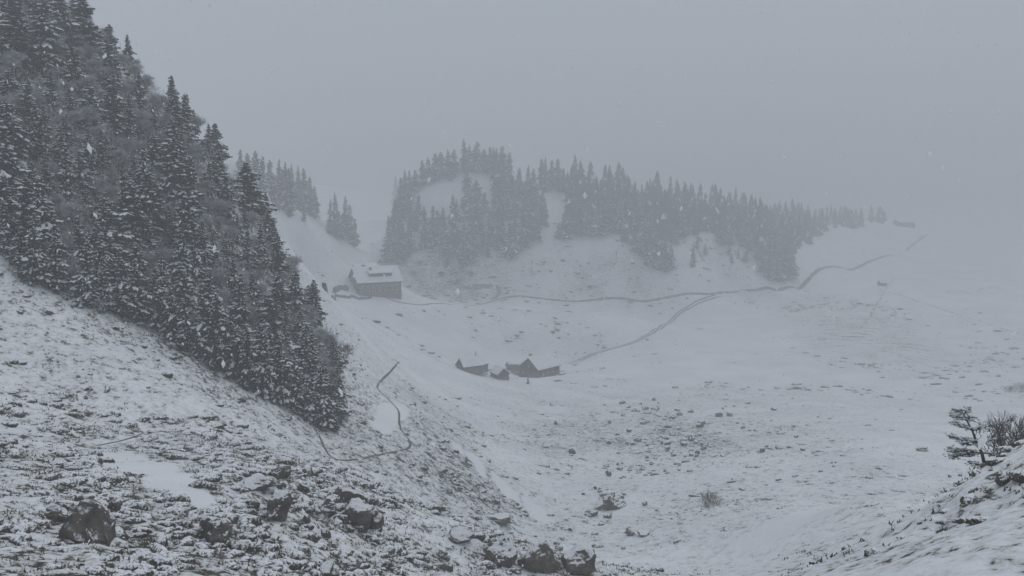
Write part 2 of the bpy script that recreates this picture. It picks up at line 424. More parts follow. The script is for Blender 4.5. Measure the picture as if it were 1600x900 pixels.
for k, (ln, w) in LINES.items():
    road = np.maximum(road, 1 - np.clip((line_dist(X, Y, ln) - w * 0.55) / max(w * 0.7, 1.0), 0, 1))
bare = np.clip(bare * (1 - patch) - 0.4 * patch, -0.5, 1.1)
near = np.clip((200 - R_) / 120, 0.0, 1)
keep = (1 - patch) * (1 - road)
b01 = np.clip(bare, 0, 1)
tuft = pn(X / 1.4, Y / 1.4, 5) + 0.6 * pn(X / 0.6, Y / 0.6, 6)
ter = pn(X / 5.0 + 0.4 * pn(X / 6, Y / 6, 8), Zb / 0.6, 9)          # cattle-trod terracettes follow the contours
Z = Z + keep * (near * (0.08 + 0.34 * b01) * 0.55 * tuft + (0.07 + 0.22 * b01) * ter + 0.25 * b01 * pn(X / 4.5, Y / 4.5, 7))
stripe_c = hit(1350, 525)
sw = np.exp(-(((X - stripe_c.x) / 32) ** 2 + ((Y - stripe_c.y) / 48) ** 2) * 1.5)
Z = Z + keep * sw * 0.28 * np.clip(0.5 + 1.6 * pn(X / 14, Y / 9, 14), 0, 1) * np.sin((Y + 0.35 * X + 5 * pn(X / 25, Y / 25, 12)) * (2 * math.pi / 6.5))
bare = bare + sw * 0.50 * np.clip(0.4 + 1.8 * pn(X / 14, Y / 9, 14), 0, 1) * np.sin((Y + 0.35 * X + 5 * pn(X / 25, Y / 25, 12)) * (2 * math.pi / 6.5))
Z = Z - 0.10 * road
ii = np.arange((nr - 1) * na); r_i = ii // na; a_i = ii % na; a2 = (a_i + 1) % na
quads = np.stack([r_i * na + a_i, r_i * na + a2, (r_i + 1) * na + a2, (r_i + 1) * na + a_i], 1)[:, ::-1]
me = bpy.data.meshes.new('ground')
me.vertices.add(len(X)); me.vertices.foreach_set('co', np.stack([X, Y, Z], 1).astype(np.float32).ravel())
me.loops.add(quads.size); me.loops.foreach_set('vertex_index', quads.astype(np.int32).ravel())
me.polygons.add(len(quads)); me.polygons.foreach_set('loop_start', np.arange(0, quads.size, 4, dtype=np.int32))
me.polygons.foreach_set('use_smooth', np.ones(len(quads), bool))
me.update(calc_edges=True)
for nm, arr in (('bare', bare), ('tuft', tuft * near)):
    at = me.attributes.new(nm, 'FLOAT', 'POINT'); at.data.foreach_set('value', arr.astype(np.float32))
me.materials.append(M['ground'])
ground = bpy.data.objects.new('ground', me); col.objects.link(ground)
setp(ground, kind='structure')

def strip(name, line, off0, off1, mat, lift, seed):
    # a ribbon draped over the ground between two sideways offsets
    L = np.array(line); V = []; Fc = []
    pts_ = []
    for (a, b) in zip(L[:-1], L[1:]):
        n = max(1, int(np.hypot(*(b - a)) / 1.2))
        for k in range(n): pts_.append(a + (b - a) * k / n)
    pts_.append(L[-1]); Q = np.array(pts_)
    T = np.gradient(Q, axis=0); T /= np.maximum(np.linalg.norm(T, axis=1, keepdims=True), 1e-6)
    Nn = np.stack([T[:, 1], -T[:, 0]], 1)
    s = np.arange(len(Q)) * 1.0
    ends = np.clip(np.minimum(s, s[-1] - s) / 7.0, 0.08, 1)
    w = ends + 0.42 * pn(s / 5.0, s * 0, seed) + 0.34 * ends * pn(s / 1.7, s * 0 + 5, seed + 1)
    cols = []
    mid, hw = (off0 + off1) / 2, (off1 - off0) / 2
    for k in (-1, -0.4, 0.4, 1):
        cc = Q + Nn * (mid + hw * k * w)[:, None] + Nn * (0.25 * hw * pn(s / 2.3, s * 0 + k * 3, seed + 2))[:, None]
        z = gz(cc[:, 0], cc[:, 1]) + (lift if abs(k) < 0.9 else lift - 0.15)
        cols.append(np.column_stack([cc, z]))
    m = len(Q)
    for c in cols: V += [tuple(v) for v in c]
    for j in range(3):
        for i in range(m - 1):
            Fc.append((j * m + i, j * m + i + 1, (j + 1) * m + i + 1, (j + 1) * m + i)[::-1])
    o = mesh_np(name, V, Fc, mat, None, True)
    setp(o, kind='structure'); return o
ln, w = LINES['inn_road']; strip('road', ln, -w / 2, w / 2, M['track'], 0.02, 40)
ln, w = LINES['far_road']; strip('road', ln, -w / 2, w / 2, M['track'], 0.08, 50)
ln, w = LINES['hut_track']
strip('farm_track', ln, -w / 2, -w / 2 + 1.0, M['track'], 0.02, 60); strip('farm_track', ln, w / 2 - 1.0, w / 2, M['track'], 0.02, 64)
ln, w = LINES['side_track']; strip('gravel_drive', ln, -w / 2, w / 2, M['lot'], 0.06, 70)
ln, w = LINES['footpath']; strip('footpath', ln, -w / 2, w / 2, M['path'], -0.055, 80)
for k_ in ('cattle_path', 'valley_path'):
    ln, w = LINES[k_]; strip('footpath', ln, -w / 2, w / 2, M['faint'], 0.1, 95)
ln, w = LINES['near_path']; strip('footpath', ln, -w / 2, w / 2, M['path'], -0.06, 90)

# ------------------------------------------------------------------ spruces
def spruce_meshes(seed, H, R0, snow_amount, dense=1.0):
    # trunk, crown and snow load of a spruce H metres tall
    r = random.Random(seed)
    tv, tf = [], []; seg = 9
    for i in range(seg + 1):
        t = i / seg; rad_ = 0.022 * H * (1 - t) ** 0.9 + 0.015
        for k in range(7):
            a = 2 * math.pi * k / 7; tv.append((math.cos(a) * rad_, math.sin(a) * rad_, -0.6 + t * (H * 0.97 + 0.6)))
    for i in range(seg):
        for k in range(7): tf.append((i * 7 + k, i * 7 + (k + 1) % 7, (i + 1) * 7 + (k + 1) % 7, (i + 1) * 7 + k))
    cv, cf, sv, sf = [], [], [], []
    def quad(V, Fc, a, b, c, d):
        n = len(V); V.extend([tuple(a), tuple(b), tuple(c), tuple(d)]); Fc.append((n, n + 1, n + 2, n + 3))
    def tri(V, Fc, a, b, c):
        n = len(V); V.extend([tuple(a), tuple(b), tuple(c)]); Fc.append((n, n + 1, n + 2))
    nw = int(H * 1.75 * dense); pe = r.uniform(0.5, 0.85); lean = r.uniform(0, 6.28); lop = r.uniform(0.05, 0.32); gaps = [r.uniform(0.15, 0.9) for _ in range(3)]
    for w in range(nw):
        t = (w + r.random() * 0.9) / nw
        Lb = R0 * ((1 - t) ** pe) * min(1.0, 0.62 + 2.2 * t) * (0.82 + 0.18 * math.sin(t * 23 + seed)) * (0.6 if min(abs(t - g_) for g_ in gaps) < 0.03 else 1.0) + 0.2
        nb = max(4, int(9 - 4 * t))
        a0 = r.random() * 6.28
        for b in range(nb):
            z = H * (0.05 + 0.93 * min(1, t + r.uniform(-0.022, 0.022)))
            a = a0 + 2 * math.pi * b / nb + r.uniform(-0.4, 0.4)
            L = Lb * r.choice((0.55, 0.75, 0.9, 1.0, 1.08, 1.25)) * r.uniform(0.85, 1.1) * (1 + lop * math.cos(a - lean))
            droop = r.uniform(0.28, 0.75) * (1.0 - 0.45 * t)
            laden = r.random() < snow_amount                     # a bough carries its snow or has shed it
            ca, sa = math.cos(a), math.sin(a)
            out = Vector((ca, sa, 0)); side = Vector((-sa, ca, 0))
            ns = max(3, int(L / 0.40))
            prev = None
            for s in range(ns + 1):
                u = s / ns
                p = out * (L * u) + side * (0.12 * L * math.sin(u * 3 + a * 5)) + Vector((0, 0, z + r.uniform(-0.08, 0.08) + L * (0.12 * u - droop * u * u)))
                wd = (0.15 + 0.30 * L * math.sin(math.pi * min(1, 0.12 + u * 0.86)) ** 0.8 * (1 - 0.35 * u)) * r.uniform(0.5, 1.35)
                sag = wd * r.uniform(0.4, 1.0)
                l_ = p + side * wd - Vector((0, 0, sag)) - out * r.uniform(-0.1, 0.25)
                r_2 = p - side * wd - Vector((0, 0, sag * r.uniform(0.7, 1.3))) - out * r.uniform(-0.1, 0.25)
                if prev:
                    pp, pl, pr = prev
                    quad(cv, cf, pp, pl, l_, p); quad(cv, cf, pr, pp, p, r_2)
                    for q_, o_ in ((l_, pl), (r_2, pr)):         # hanging twigs
                        if r.random() < 0.8:
                            m_ = (q_ + o_) * 0.5 + Vector((r.uniform(-.15, .15), r.uniform(-.15, .15), -r.uniform(0.2, 0.65)))
                            tri(cv, cf, q_, o_, m_)
                    if r.random() < ((0.5 + 0.42 * u) if laden else 0.2):
                        k = r.uniform(0.30, 0.95); e = Vector((0, 0, 0.06 + 0.09 * r.random()))
                        A1, B1 = pp + (pl - pp) * k + e, p + (l_ - p) * k * r.uniform(0.5, 1.2) + e
                        A2, B2 = pp + (pr - pp) * k * r.uniform(0.4, 1.1) + e, p + (r_2 - p) * k + e
                        e2 = e * 1.8
                        quad(sv, sf, pp + e2, A1, B1, p + e2); quad(sv, sf, A2, pp + e2, p + e2, B2)
                prev = (p, l_, r_2)
            tip = prev[0] + out * r.uniform(0.1, 0.3) - Vector((0, 0, r.uniform(0, 0.15)))
            tri(cv, cf, prev[1], prev[2], tip)
    # leader shoot
    tri(cv, cf, (0.10, 0, H * 0.94), (-0.10, 0, H * 0.94), (0, 0, H * 1.01)); tri(cv, cf, (0, 0.10, H * 0.94), (0, -0.10, H * 0.94), (0, 0, H * 1.01))
    def mk(nm, V, Fc, mt):
        m_ = bpy.data.meshes.new(nm); m_.from_pydata(V, [], Fc); m_.materials.append(mt); m_.update(); return m_
    return mk('trunk', tv, tf, M['bark']), mk('crown', cv, cf, M['needles']), mk('snow_load', sv, sf, M['snow'])
SPR = [spruce_meshes(s, H, R0, sn, dn) for s, H, R0, sn, dn in
       ((11, 18, 4.0, 0.90, 1.0), (12, 19, 3.3, 0.80, 1.1), (13, 16, 4.3, 0.92, 1.0), (14, 20, 3.9, 0.48, 1.0), (15, 17, 3.0, 0.72, 1.1), (16, 14, 4.0, 0.72, 1.0), (17, 18, 4.5, 0.80, 0.95), (18, 29, 5.2, 0.34, 1.0), (19, 28, 4.4, 0.40, 1.0), (20, 26, 5.6, 0.30, 0.95))]
SPR_H = [18, 19, 16, 20, 17, 14, 18, 29, 28, 26]
SPR_W = ['broad', 'slim', 'heavily snow-laden', 'dark, nearly snow-free', 'narrow pointed', 'stout', 'spreading', 'broad-skirted', 'straight narrow', 'ragged wide']
def place_spruce(loc, height, label, group, kind=None, name='spruce_tree', fat=1.0):
    k = (rnd.randrange(7) if height < 19 else 7 + rnd.randrange(3)) if kind is None else kind
    s = height / SPR_H[k]
    t = empty(name, loc, rnd.uniform(0, 6.28)); t.scale = (s * fat, s * fat, s)
    t.rotation_euler = (rnd.uniform(-0.04, 0.04), rnd.uniform(-0.04, 0.04), t.rotation_euler[2])
    setp(t, label, 'tree', group)
    a, b, c = SPR[k]
    o = bpy.data.objects.new('trunk', a); col.objects.link(o); o.parent = t
    o = bpy.data.objects.new('crown', b); col.objects.link(o); o.parent = t
    q = bpy.data.objects.new('snow_load', c); col.objects.link(q); q.parent = o; q['kind'] = 'stuff'
    t['label'] = label.replace('@', SPR_W[k])
    return t

# ------------------------------------------------------------------ bare broadleaf trees with rime on the twigs
def bare_tree_meshes(seed, H, spread):
    r = random.Random(seed)
    tv, tf, cv, cf = [], [], [], []
    def limb(V, Fc, p, q, r0, r1, n=4):
        d = (q - p); 
        if d.length < 1e-4: return
        d.normalize(); a = d.orthogonal().normalized(); b = d.cross(a); base = len(V)
        for (c, rad_) in ((p, r0), (q, r1)):
            for k in range(n):
                th = 2 * math.pi * k / n; V.append(tuple(c + (a * math.cos(th) + b * math.sin(th)) * rad_))
        for k in range(n): Fc.append((base + k, base + (k + 1) % n, base + n + (k + 1) % n, base + n + k))
    def grow(p, d, L, rad_, lev):
        q = p + d * L
        if lev <= 1: limb(tv, tf, p, q, rad_, rad_ * 0.72, 6)
        else: limb(cv, cf, p, q, max(rad_, 0.035), max(rad_ * 0.6, 0.026), 3)
        if lev >= 5: return
        nb = (6, 4, 4, 4, 4)[lev]
        for i in range(nb):
            ax = Vector((r.gauss(0, 1), r.gauss(0, 1), r.gauss(0, 0.5))).normalized()
            nd = (d + ax * (0.45 + 0.2 * lev) * spread + Vector((0, 0, 0.25))).normalized()
            st = p + d * L * (1 - 0.55 * r.random() * (1 if i else 0))
            grow(st, nd, L * r.uniform(0.66, 0.92), rad_ * 0.6, lev + 1)
    grow(Vector((0, 0, -0.4)), Vector((r.uniform(-.1, .1), r.uniform(-.1, .1), 1)).normalized(), H * 0.20, H * 0.016, 0)
    def mk(nm, V, Fc, mt):
        m_ = bpy.data.meshes.new(nm); m_.from_pydata(V, [], Fc); m_.materials.append(mt); m_.update(); return m_
    return mk('trunk', tv, tf, M['bark']), mk('crown', cv, cf, M['frost'])
BRT = [bare_tree_meshes(s, H, sp) for s, H, sp in ((31, 11, 1.0), (32, 9, 1.2), (33, 12, 0.9))]
BRT_H = [11, 9, 12]
def place_bare(loc, height, label, group, name='broadleaf_tree'):
    k = rnd.randrange(3); s = height / BRT_H[k]
    t = empty(name, loc, rnd.uniform(0, 6.28), s); setp(t, label, 'tree', group)
    for nm, d in zip(('trunk', 'crown'), BRT[k]):
        o = bpy.data.objects.new(nm, d); col.objects.link(o); o.parent = t
    return t

def in_poly(x, y, poly):
    c = False; j = len(poly) - 1
    for i in range(len(poly)):
        xi, yi = poly[i]; xj, yj = poly[j]
        if (yi > y) != (yj > y) and x < (xj - xi) * (y - yi) / (yj - yi) + xi: c = not c
        j = i
    return c
# --- the steep wood: trees stand on the spur above the meadow
WOOD = [(0,385),(45,432),(150,486),(215,500),(285,552),(400,612),(470,650),(526,672),(538,640),(526,560),(490,482),(448,410),(404,320),(360,255),(310,190),(250,130),(200,85),(130,25),(70,-25),(0,-85),(-140,-120),(-120,330)]
world_poly = []
placed = []
def spaced(p, dmin):
    for q, dq in placed:
        if (p.x - q.x) ** 2 + (p.y - q.y) ** 2 < (0.5 * (dmin + dq)) ** 2: return False
    placed.append((p, dmin)); return True
G_WOOD = 'spruces of the steep wood on the spur'
G_BRT = 'rime-covered broadleaf trees in the steep wood'
edge = [(12,398),(34,424),(58,442),(88,454),(112,466),(138,480),(165,486),(190,494),(215,503),(245,514),(268,530),(292,549),(318,562),(340,576),(365,590),(390,607),(415,620),(440,634),(462,645),(484,656),(505,667),(524,674),(533,655),(530,625),(526,600)]
for i, (px, py) in enumerate(edge):
    p = hit(px, py)
    if spaced(p, 1.5):
        place_spruce(p, rnd.uniform(5, 9) if px < 420 else rnd.uniform(4.5, 8), '@ spruce at the lower edge of the steep wood, above the snowy meadow', 'spruces along the lower edge of the steep wood', fat=1.15)
n_s = n_b = 0
tries = 0
while (n_s < 165 or n_b < 215) and tries < 9000:
    tries += 1
    px, py = rnd.uniform(-90, 536), rnd.uniform(-110, 672)
    if not in_poly(px, py, WOOD): continue
    p = hit(px, py)
    if p.y > 200: continue
    bt = rnd.random() < (0.66 if p.y > 119 else 0.46)
    if bt and n_b < 215:
        if spaced(p, 1.35):
            hb = rnd.uniform(2.8, 6.2)
            place_bare(p, hb, ('tall' if hb > 4.6 else 'low') + ' grey rime-covered broadleaf tree among the spruces of the steep wood', G_BRT); n_b += 1
    elif n_s < 165:
        if spaced(p, 1.9):
            hh = rnd.choice((rnd.uniform(3, 5.5), rnd.uniform(4.5, 8), rnd.uniform(5.5, 10)))
            where = 'high on the crest of the wooded spur' if p.y > 131 else ('in the heart of the steep wood' if p.y > 113 else 'low on the face of the wooded spur')
            place_spruce(p, hh, ('tall' if hh > 6.5 else 'younger') + ' @ spruce ' + where, G_WOOD, fat=rnd.uniform(1.0, 1.7)); n_s += 1
print('wood', n_s, n_b, tries)
# undergrowth of the wood: rimed brush nobody could count
rb = random.Random(12); V, Fc = [], []; nbr = 0; tries = 0
while nbr < 650 and tries < 4000:
    tries += 1
    px, py = rb.uniform(-40, 540), rb.uniform(-60, 672)
    if not in_poly(px, py, WOOD): continue
    p = hit(px, py)
    if p.y > 200: continue
    nbr += 1; h = rb.uniform(0.8, 2.2)
    for k in range(26):
        c = p + Vector((rb.gauss(0, 0.7), rb.gauss(0, 0.7), -0.1)); d = Vector((rb.gauss(0, 0.45), rb.gauss(0, 0.45), 1)).normalized()
        for m in range(3):
            q = c + d * h * rb.uniform(0.3, 0.5); a_ = d.orthogonal().normalized() * rb.uniform(0.016, 0.034); n = len(V)
            V += [tuple(c - a_), tuple(c + a_), tuple(q + a_ * .7), tuple(q - a_ * .7)]; Fc.append((n, n + 1, n + 2, n + 3))
            c = c.lerp(q, rb.uniform(0.5, 1)); d = (d + Vector((rb.gauss(0, 0.6), rb.gauss(0, 0.6), rb.gauss(0, 0.4)))).normalized()
o = mesh_np('undergrowth', V, Fc, M['frost']); setp(o, 'rime-grey brush filling the gaps between the trees of the steep wood', 'brush', None, 'stuff')

# --- spruces on the ridge beyond the spur
G_R2 = 'spruces on the hazy ridge beyond the steep wood'
RIDGE = [(376,292,232),(388,300,240),(400,296,236),(411,300,244),(424,312,250),(436,312,248),(447,318,252),(458,322,256),(467,326,258),(476,330,262),(484,335,275),(491,338,290),(430,330,282),(452,338,285),(470,330,280),(442,326,262),(455,330,262)]
for px, py, top in RIDGE:
    p = hit(px, py); place_spruce(p, (py - top) * p.y / F, 'hazy @ spruce on the ridge crest above the bare snow slope', G_R2)
p = hit(474, 345); place_spruce(p, 6, 'small hazy spruce standing alone on the bare snow slope', None)
for px, py, top in ((516,366,310),(526,370,300),(537,374,305),(547,380,318),(554,386,340)):
    p = hit(px, py); place_spruce(p, (py - top) * p.y / F, 'faint @ spruce below the snow slope at the mouth of the gorge', 'spruces at the mouth of the gorge')

# --- spruces on the wooded knob behind the inn
G_K = 'spruces on the wooded knob'
FRONT = [(612,408,352),(622,411,350),(630,404,345),(664,388,318),(675,388,290),(688,382,303),(700,400,330),(710,400,292),(724,414,345),(737,396,328),(748,380,320),(764,385,310),(778,390,326),(796,402,345),(806,390,318),(818,386,280),(830,372,300),(838,366,296),
 (846,350,298),(851,334,290),(885,348,306),(892,338,296),(846,296,248),(853,298,246),(862,296,250),(871,298,248),(880,300,252),(640,300,262),(650,296,256),(660,290,250),(670,284,246),(680,282,240),(690,276,238),(700,276,234),(711,270,234),(726,268,217),(735,268,226),(744,266,222),(756,268,234),(766,262,230),(776,264,232),(786,262,228),(796,268,238),
 (728,300,240),(733,318,262),(745,330,285),(757,335,290),(735,345,300),(724,330,288),(712,345,300),(775,300,250),(788,305,255),(800,310,262),(812,315,260),(824,318,262),(832,322,270),(792,345,285),(806,350,295),(772,350,298),(820,348,290),(834,345,285),
 (626,345,290),(618,365,305),(634,330,280),(640,350,300),(650,360,318),(608,385,330),(655,345,300),
 (881,374,318),(874,372,330),(890,370,330),(905,368,305),(918,366,298),(932,366,296),(944,366,292),(956,364,296),(968,362,300),(985,364,302),(996,380,312),(1007,402,318),(1014,410,325),(1022,418,335),(1030,422,352),(1040,424,372),(1046,418,385),(1000,395,330),(1012,395,318),(1057,382,345),(1050,378,350),
 (1122,378,345),(1132,382,342),(1142,383,346),(1192,426,385),(1202,432,378),(1212,437,374),(1222,438,372),(1230,437,376),(1238,434,384),(1216,430,368),(1228,428,370),(1182,405,368),(1194,412,362),(1206,418,360),(1170,392,352),(1158,384,345),(1180,388,350)]
for px, py, top in FRONT:
    p = hit(px, py)
    h = max(7.0, min(33.0, (py - top) * p.y / F))
    if 1185 < px and py > 415: lab, g = 'hazy @ spruce in the dense clump beside the far road bend', 'spruces in the clump at the road bend'
    else:
        wh = 'on the summit of the wooded knob' if py < 305 else ('halfway up the wooded knob' if py < 352 else 'at the foot of the wooded knob')
        lab, g = 'hazy @ spruce ' + wh, G_K
    h *= rnd.choice((0.62, 0.8, 0.95, 1.0, 1.08, 1.12)) if top > 250 else 1.05
    h *= 0.97
    place_spruce(p, h, lab, g, fat=(1.15 if h > 19 else 1.3) * rnd.uniform(0.85, 1.3))
rk = random.Random(21)
for x0, x1, y0, y1, n, hp in ((608,650,318,400,6,58),(655,735,372,404,4,48),(735,800,350,405,6,52),(770,835,275,340,9,54),(795,835,340,385,4,58),(610,640,380,408,3,50),(640,720,276,284,5,36),(888,1000,318,362,9,54),(985,1035,360,415,7,58),(1040,1075,350,372,3,44),(690,790,395,425,6,24),(1040,1180,380,412,8,22)):
    for k in range(n):
        px, py = rk.uniform(x0, x1), rk.uniform(y0, y1); p = hit(px, py)
        wh = 'on the summit of the wooded knob' if py < 305 else ('halfway up the wooded knob' if py < 352 else 'at the foot of the wooded knob')
        place_spruce(p, min(33.0, hp * rk.uniform(0.5, 1.15) * p.y / F), 'hazy @ spruce ' + wh, G_K, fat=1.15)
p = hit(1082, 417); place_spruce(p, 14.5, 'single slim spruce standing alone on the open slope below the knob', None, 4)
p = hit(1165, 408); place_spruce(p, 7, 'low bushy spruce on the open slope between knob and road bend', None, 5, fat=1.6)
p = hit(743, 556); place_spruce(p, 2.6, 'tiny dark spruce sapling upslope behind the long-roofed hut', None, 4, 'spruce_sapling')
p = hit(825, 600); place_spruce(p, 2.2, 'small bushy spruce sapling below the gabled barn', None, 5, 'spruce_sapling', 1.2)
# the close wood on the back of the knob reads as one mass
MASS = [(886,330),(884,306),(900,290),(960,300),(1000,306),(1060,322),(1100,335),(1200,338),(1300,340),(1385,345),(1360,352),(1290,362),(1250,385),(1240,400),(1200,405),(1150,380),(1100,360),(1050,372),(1000,385),(960,366),(892,366),(886,350)]
mv, mf, moff = [], [], 0
sv_, sf_, soff = [], [], 0
def far_tree(p, h, r):
    global moff, soff
    R = h * r.uniform(0.19, 0.33); n = 7; lev = 6; a0 = r.random() * 6
    for l in range(lev):
        z0 = h * (0.06 + 0.86 * l / lev); z1 = z0 + h * 0.30 * (1 - 0.45 * l / lev); rr_ = R * (1 - l / (lev + 0.3)) + 0.25
        b = len(mv)
        for k in range(n):
            a = a0 + l + 2 * math.pi * k / n; q = rr_ * r.uniform(0.6, 1.25)
            mv.append((p.x + math.cos(a) * q, p.y + math.sin(a) * q, p.z + z0 - q * r.uniform(0.1, 0.5)))
        mv.append((p.x, p.y, p.z + min(z1, h)))
        for k in range(n): mf.append((b + k, b + (k + 1) % n, b + n))
        if r.random() < 0.75:
            k = r.randrange(n); b2 = len(sv_); A_ = Vector(mv[b + k]); B_ = Vector(mv[b + (k + 1) % n]); T_ = Vector(mv[b + n])
            e = Vector((math.cos(a0 + l + 2 * math.pi * (k + .5) / n), math.sin(a0 + l + 2 * math.pi * (k + .5) / n), 0.6)) * 0.10
            sv_.extend([tuple(A_.lerp(T_, .05) + e), tuple(B_.lerp(T_, .2) + e), tuple(A_.lerp(T_, .6) + e)]); sf_.append((b2, b2 + 1, b2 + 2))
rm = random.Random(5); cnt = 0; tr = 0; fp = []
while cnt < 380 and tr < 5000:
    tr += 1
    px, py = rm.uniform(840, 1390), rm.uniform(288, 405)
    if not in_poly(px, py, MASS): continue
    p = hit(px, py)
    if p.y > 1100 or any((p.x - q.x) ** 2 + (p.y - q.y) ** 2 < 12 for q in fp): continue
    fp.append(p); far_tree(p, rm.choice((rm.uniform(8, 15), rm.uniform(14, 25), rm.uniform(16, 26))) * (1 if px < 1200 else 0.75), rm); cnt += 1
wood = mesh_np('distant_wood', mv, mf, M['needles'])
setp(wood, 'hazy spruce wood thinning into the fog along the back of the knob', 'wood', None, 'stuff')
ws = mesh_np('snow_load', sv_, sf_, M['snow'], wood); ws['kind'] = 'stuff'

# ------------------------------------------------------------------ rocks
ROCKM = []
def rock_mesh(seed, ax, ay, az, sub=3, cut=8):
    r = random.Random(seed); bm = bmesh.new()
    bmesh.ops.create_icosphere(bm, subdivisions=sub, radius=1.0)
    planes = []
    for _ in range(cut):
        n = Vector((r.gauss(0, 1), r.gauss(0, 1), r.gauss(0, 0.8))).normalized(); planes.append((n, r.uniform(0.38, 0.85)))
    off = Vector((r.uniform(0, 50), r.uniform(0, 50), r.uniform(0, 50)))
    for v in bm.verts:
        for n, d in planes:
            k = v.co.dot(n)
            if k > d: v.co -= n * (k - d) * 0.92
        nz = mnoise.fractal(v.co * 1.6 + off, 1.0, 2.1, 5)
        v.co *= 1 + 0.24 * nz
        v.co += Vector((0, 0, 0.05 * mnoise.noise(v.co * 6 + off)))
        v.co = Vector((v.co.x * ax, v.co.y * ay, v.co.z * az))
    m_ = bpy.data.meshes.new('boulder'); bm.to_mesh(m_); bm.free(); m_.materials.append(M['rock'])
    return m_
for s in range(10): ROCKM.append(rock_mesh(100 + s, 1.0, rnd.uniform(0.7, 1.0), rnd.uniform(0.55, 0.9)))
def boulder(px, py, wpx, hpx, label, group=None, seed=None, name='boulder', tilt=0.0, sub=4):
    # px,py is where its foot meets the ground
    p = hit(px, py); s = p.y / F
    w = wpx * s / 2; h = hpx * s
    if seed is not None:
        m_ = rock_mesh(seed, w, w * 0.85, h * 0.62, sub, 13)
        o = bpy.data.objects.new(name, m_)
        o.rotation_euler = (0, tilt, rnd.uniform(-0.4, 0.4))
    else:
        o = bpy.data.objects.new(name, ROCKM[rnd.randrange(10)])
        o.scale = (w, w, h * 0.75); o.rotation_euler = (rnd.uniform(-.2, .2), rnd.uniform(-.2, .2), rnd.uniform(0, 6.28))
    col.objects.link(o)
    o.location = p + Vector((0, w * 0.5, h * 0.22))
    setp(o, label, 'rock', group)
    return o
BIG = [
 (128,846,84,62,'big wedge-shaped brown boulder with a steep bare face in the heath'),
 (84,814,44,28,'dark angular boulder just uphill of the big wedge-shaped one'),
 (180,797,24,24,'squat dark block standing alone below the long white drift'),
 (336,848,58,46,'craggy dark outcrop at the lower tip of the long white drift'),
 (318,822,30,24,'small crag touching the tip of the long white drift'),
 (398,764,58,24,'long flat-topped rock ledge under a thick snow cap'),
 (436,744,30,22,'slanting rock rib just above the flat-topped ledge'),
 (430,812,46,44,'rounded mossy boulder below the flat-topped ledge'),
 (468,768,26,18,'small hooked rock between ledge and long crag'),
 (522,772,26,18,'upper end of the long crag, a flat slab'),
 (545,800,52,34,'middle block of the long mossy crag'),
 (508,800,34,20,'low shelf at the foot of the long crag, snow on top'),
 (556,826,64,38,'broad lower block of the long mossy crag'),
 (584,832,32,40,'upright outer corner block of the long mossy crag'),
 (478,820,24,18,'small dark boulder beside the snow-topped shelf of the crag'),
 (510,840,20,24,'narrow upright rock below the long crag'),
 (284,846,26,18,'small dark rock in the white heath between wedge boulder and outcrop'),
 (506,900,40,24,'dark rock half buried in the heath below the narrow upright one'),
 (550,892,42,16,'low dark rock beside the half buried one'),
 (718,852,56,26,'ragged low crag next to the three great boulders'),
 (782,822,60,16,'long thin rock ledge at the lip of the gully'),
 (786,884,44,44,'tall rounded one of three great boulders on the brow'),
 (842,898,62,60,'tallest of three great boulders on the brow, snow on its shoulders'),
 (906,896,66,40,'broad low one of three great boulders on the brow, streaked with snow'),
 (692,872,24,16,'small crag on the brow below the ragged low one'),
 (694,892,28,18,'dark block on the brow beside the ragged crag'),
 (752,900,32,22,'dark pointed rock below the tall rounded boulder'),
 (980,888,20,12,'small rock at the outer end of the brow'),
 (956,798,68,28,'great flat dark outcrop on the basin floor'),
 (926,808,26,12,'low slab at the foot of the great flat outcrop'),
 (950,810,18,12,'small block under the great flat outcrop beside round snow caps'),
 (986,838,22,14,'dark block-ended rock on the basin floor'),
 (1006,838,34,10,'long thin slab joined to the block-ended rock'),
 (1096,668,30,14,'long dark slab lying upslope of the rock field'),
 (894,710,14,12,'lone square boulder outside the rock field'),
 (868,664,8,11,'lone upright stone above the lone square boulder'),
 (1442,706,28,8,'thin flat slab lying where the near slope meets the basin'),
 (862,634,9,6,'lone dark stone beside the small white drift below the huts'),
 (1008,790,12,9,'single stone a few steps from the great flat outcrop'),
 (350,592,10,6,'small dark stone in the meadow near the edge of the wood'),
]
for i in (3, 5, 6, 7, 9, 10, 11, 12, 13, 19, 21, 22, 23):   # the mossy crag and the boulders on the brow stand out more
    BIG[i] = (BIG[i][0], BIG[i][1] + 2, BIG[i][2] * 1.32, BIG[i][3] * 1.25, BIG[i][4])
for i, (px, py, w, h, lab) in enumerate(BIG):
    if i == 0: continue
    boulder(px, py, w, h, lab, None, 200 + i, sub=4 if w > 20 else 3)
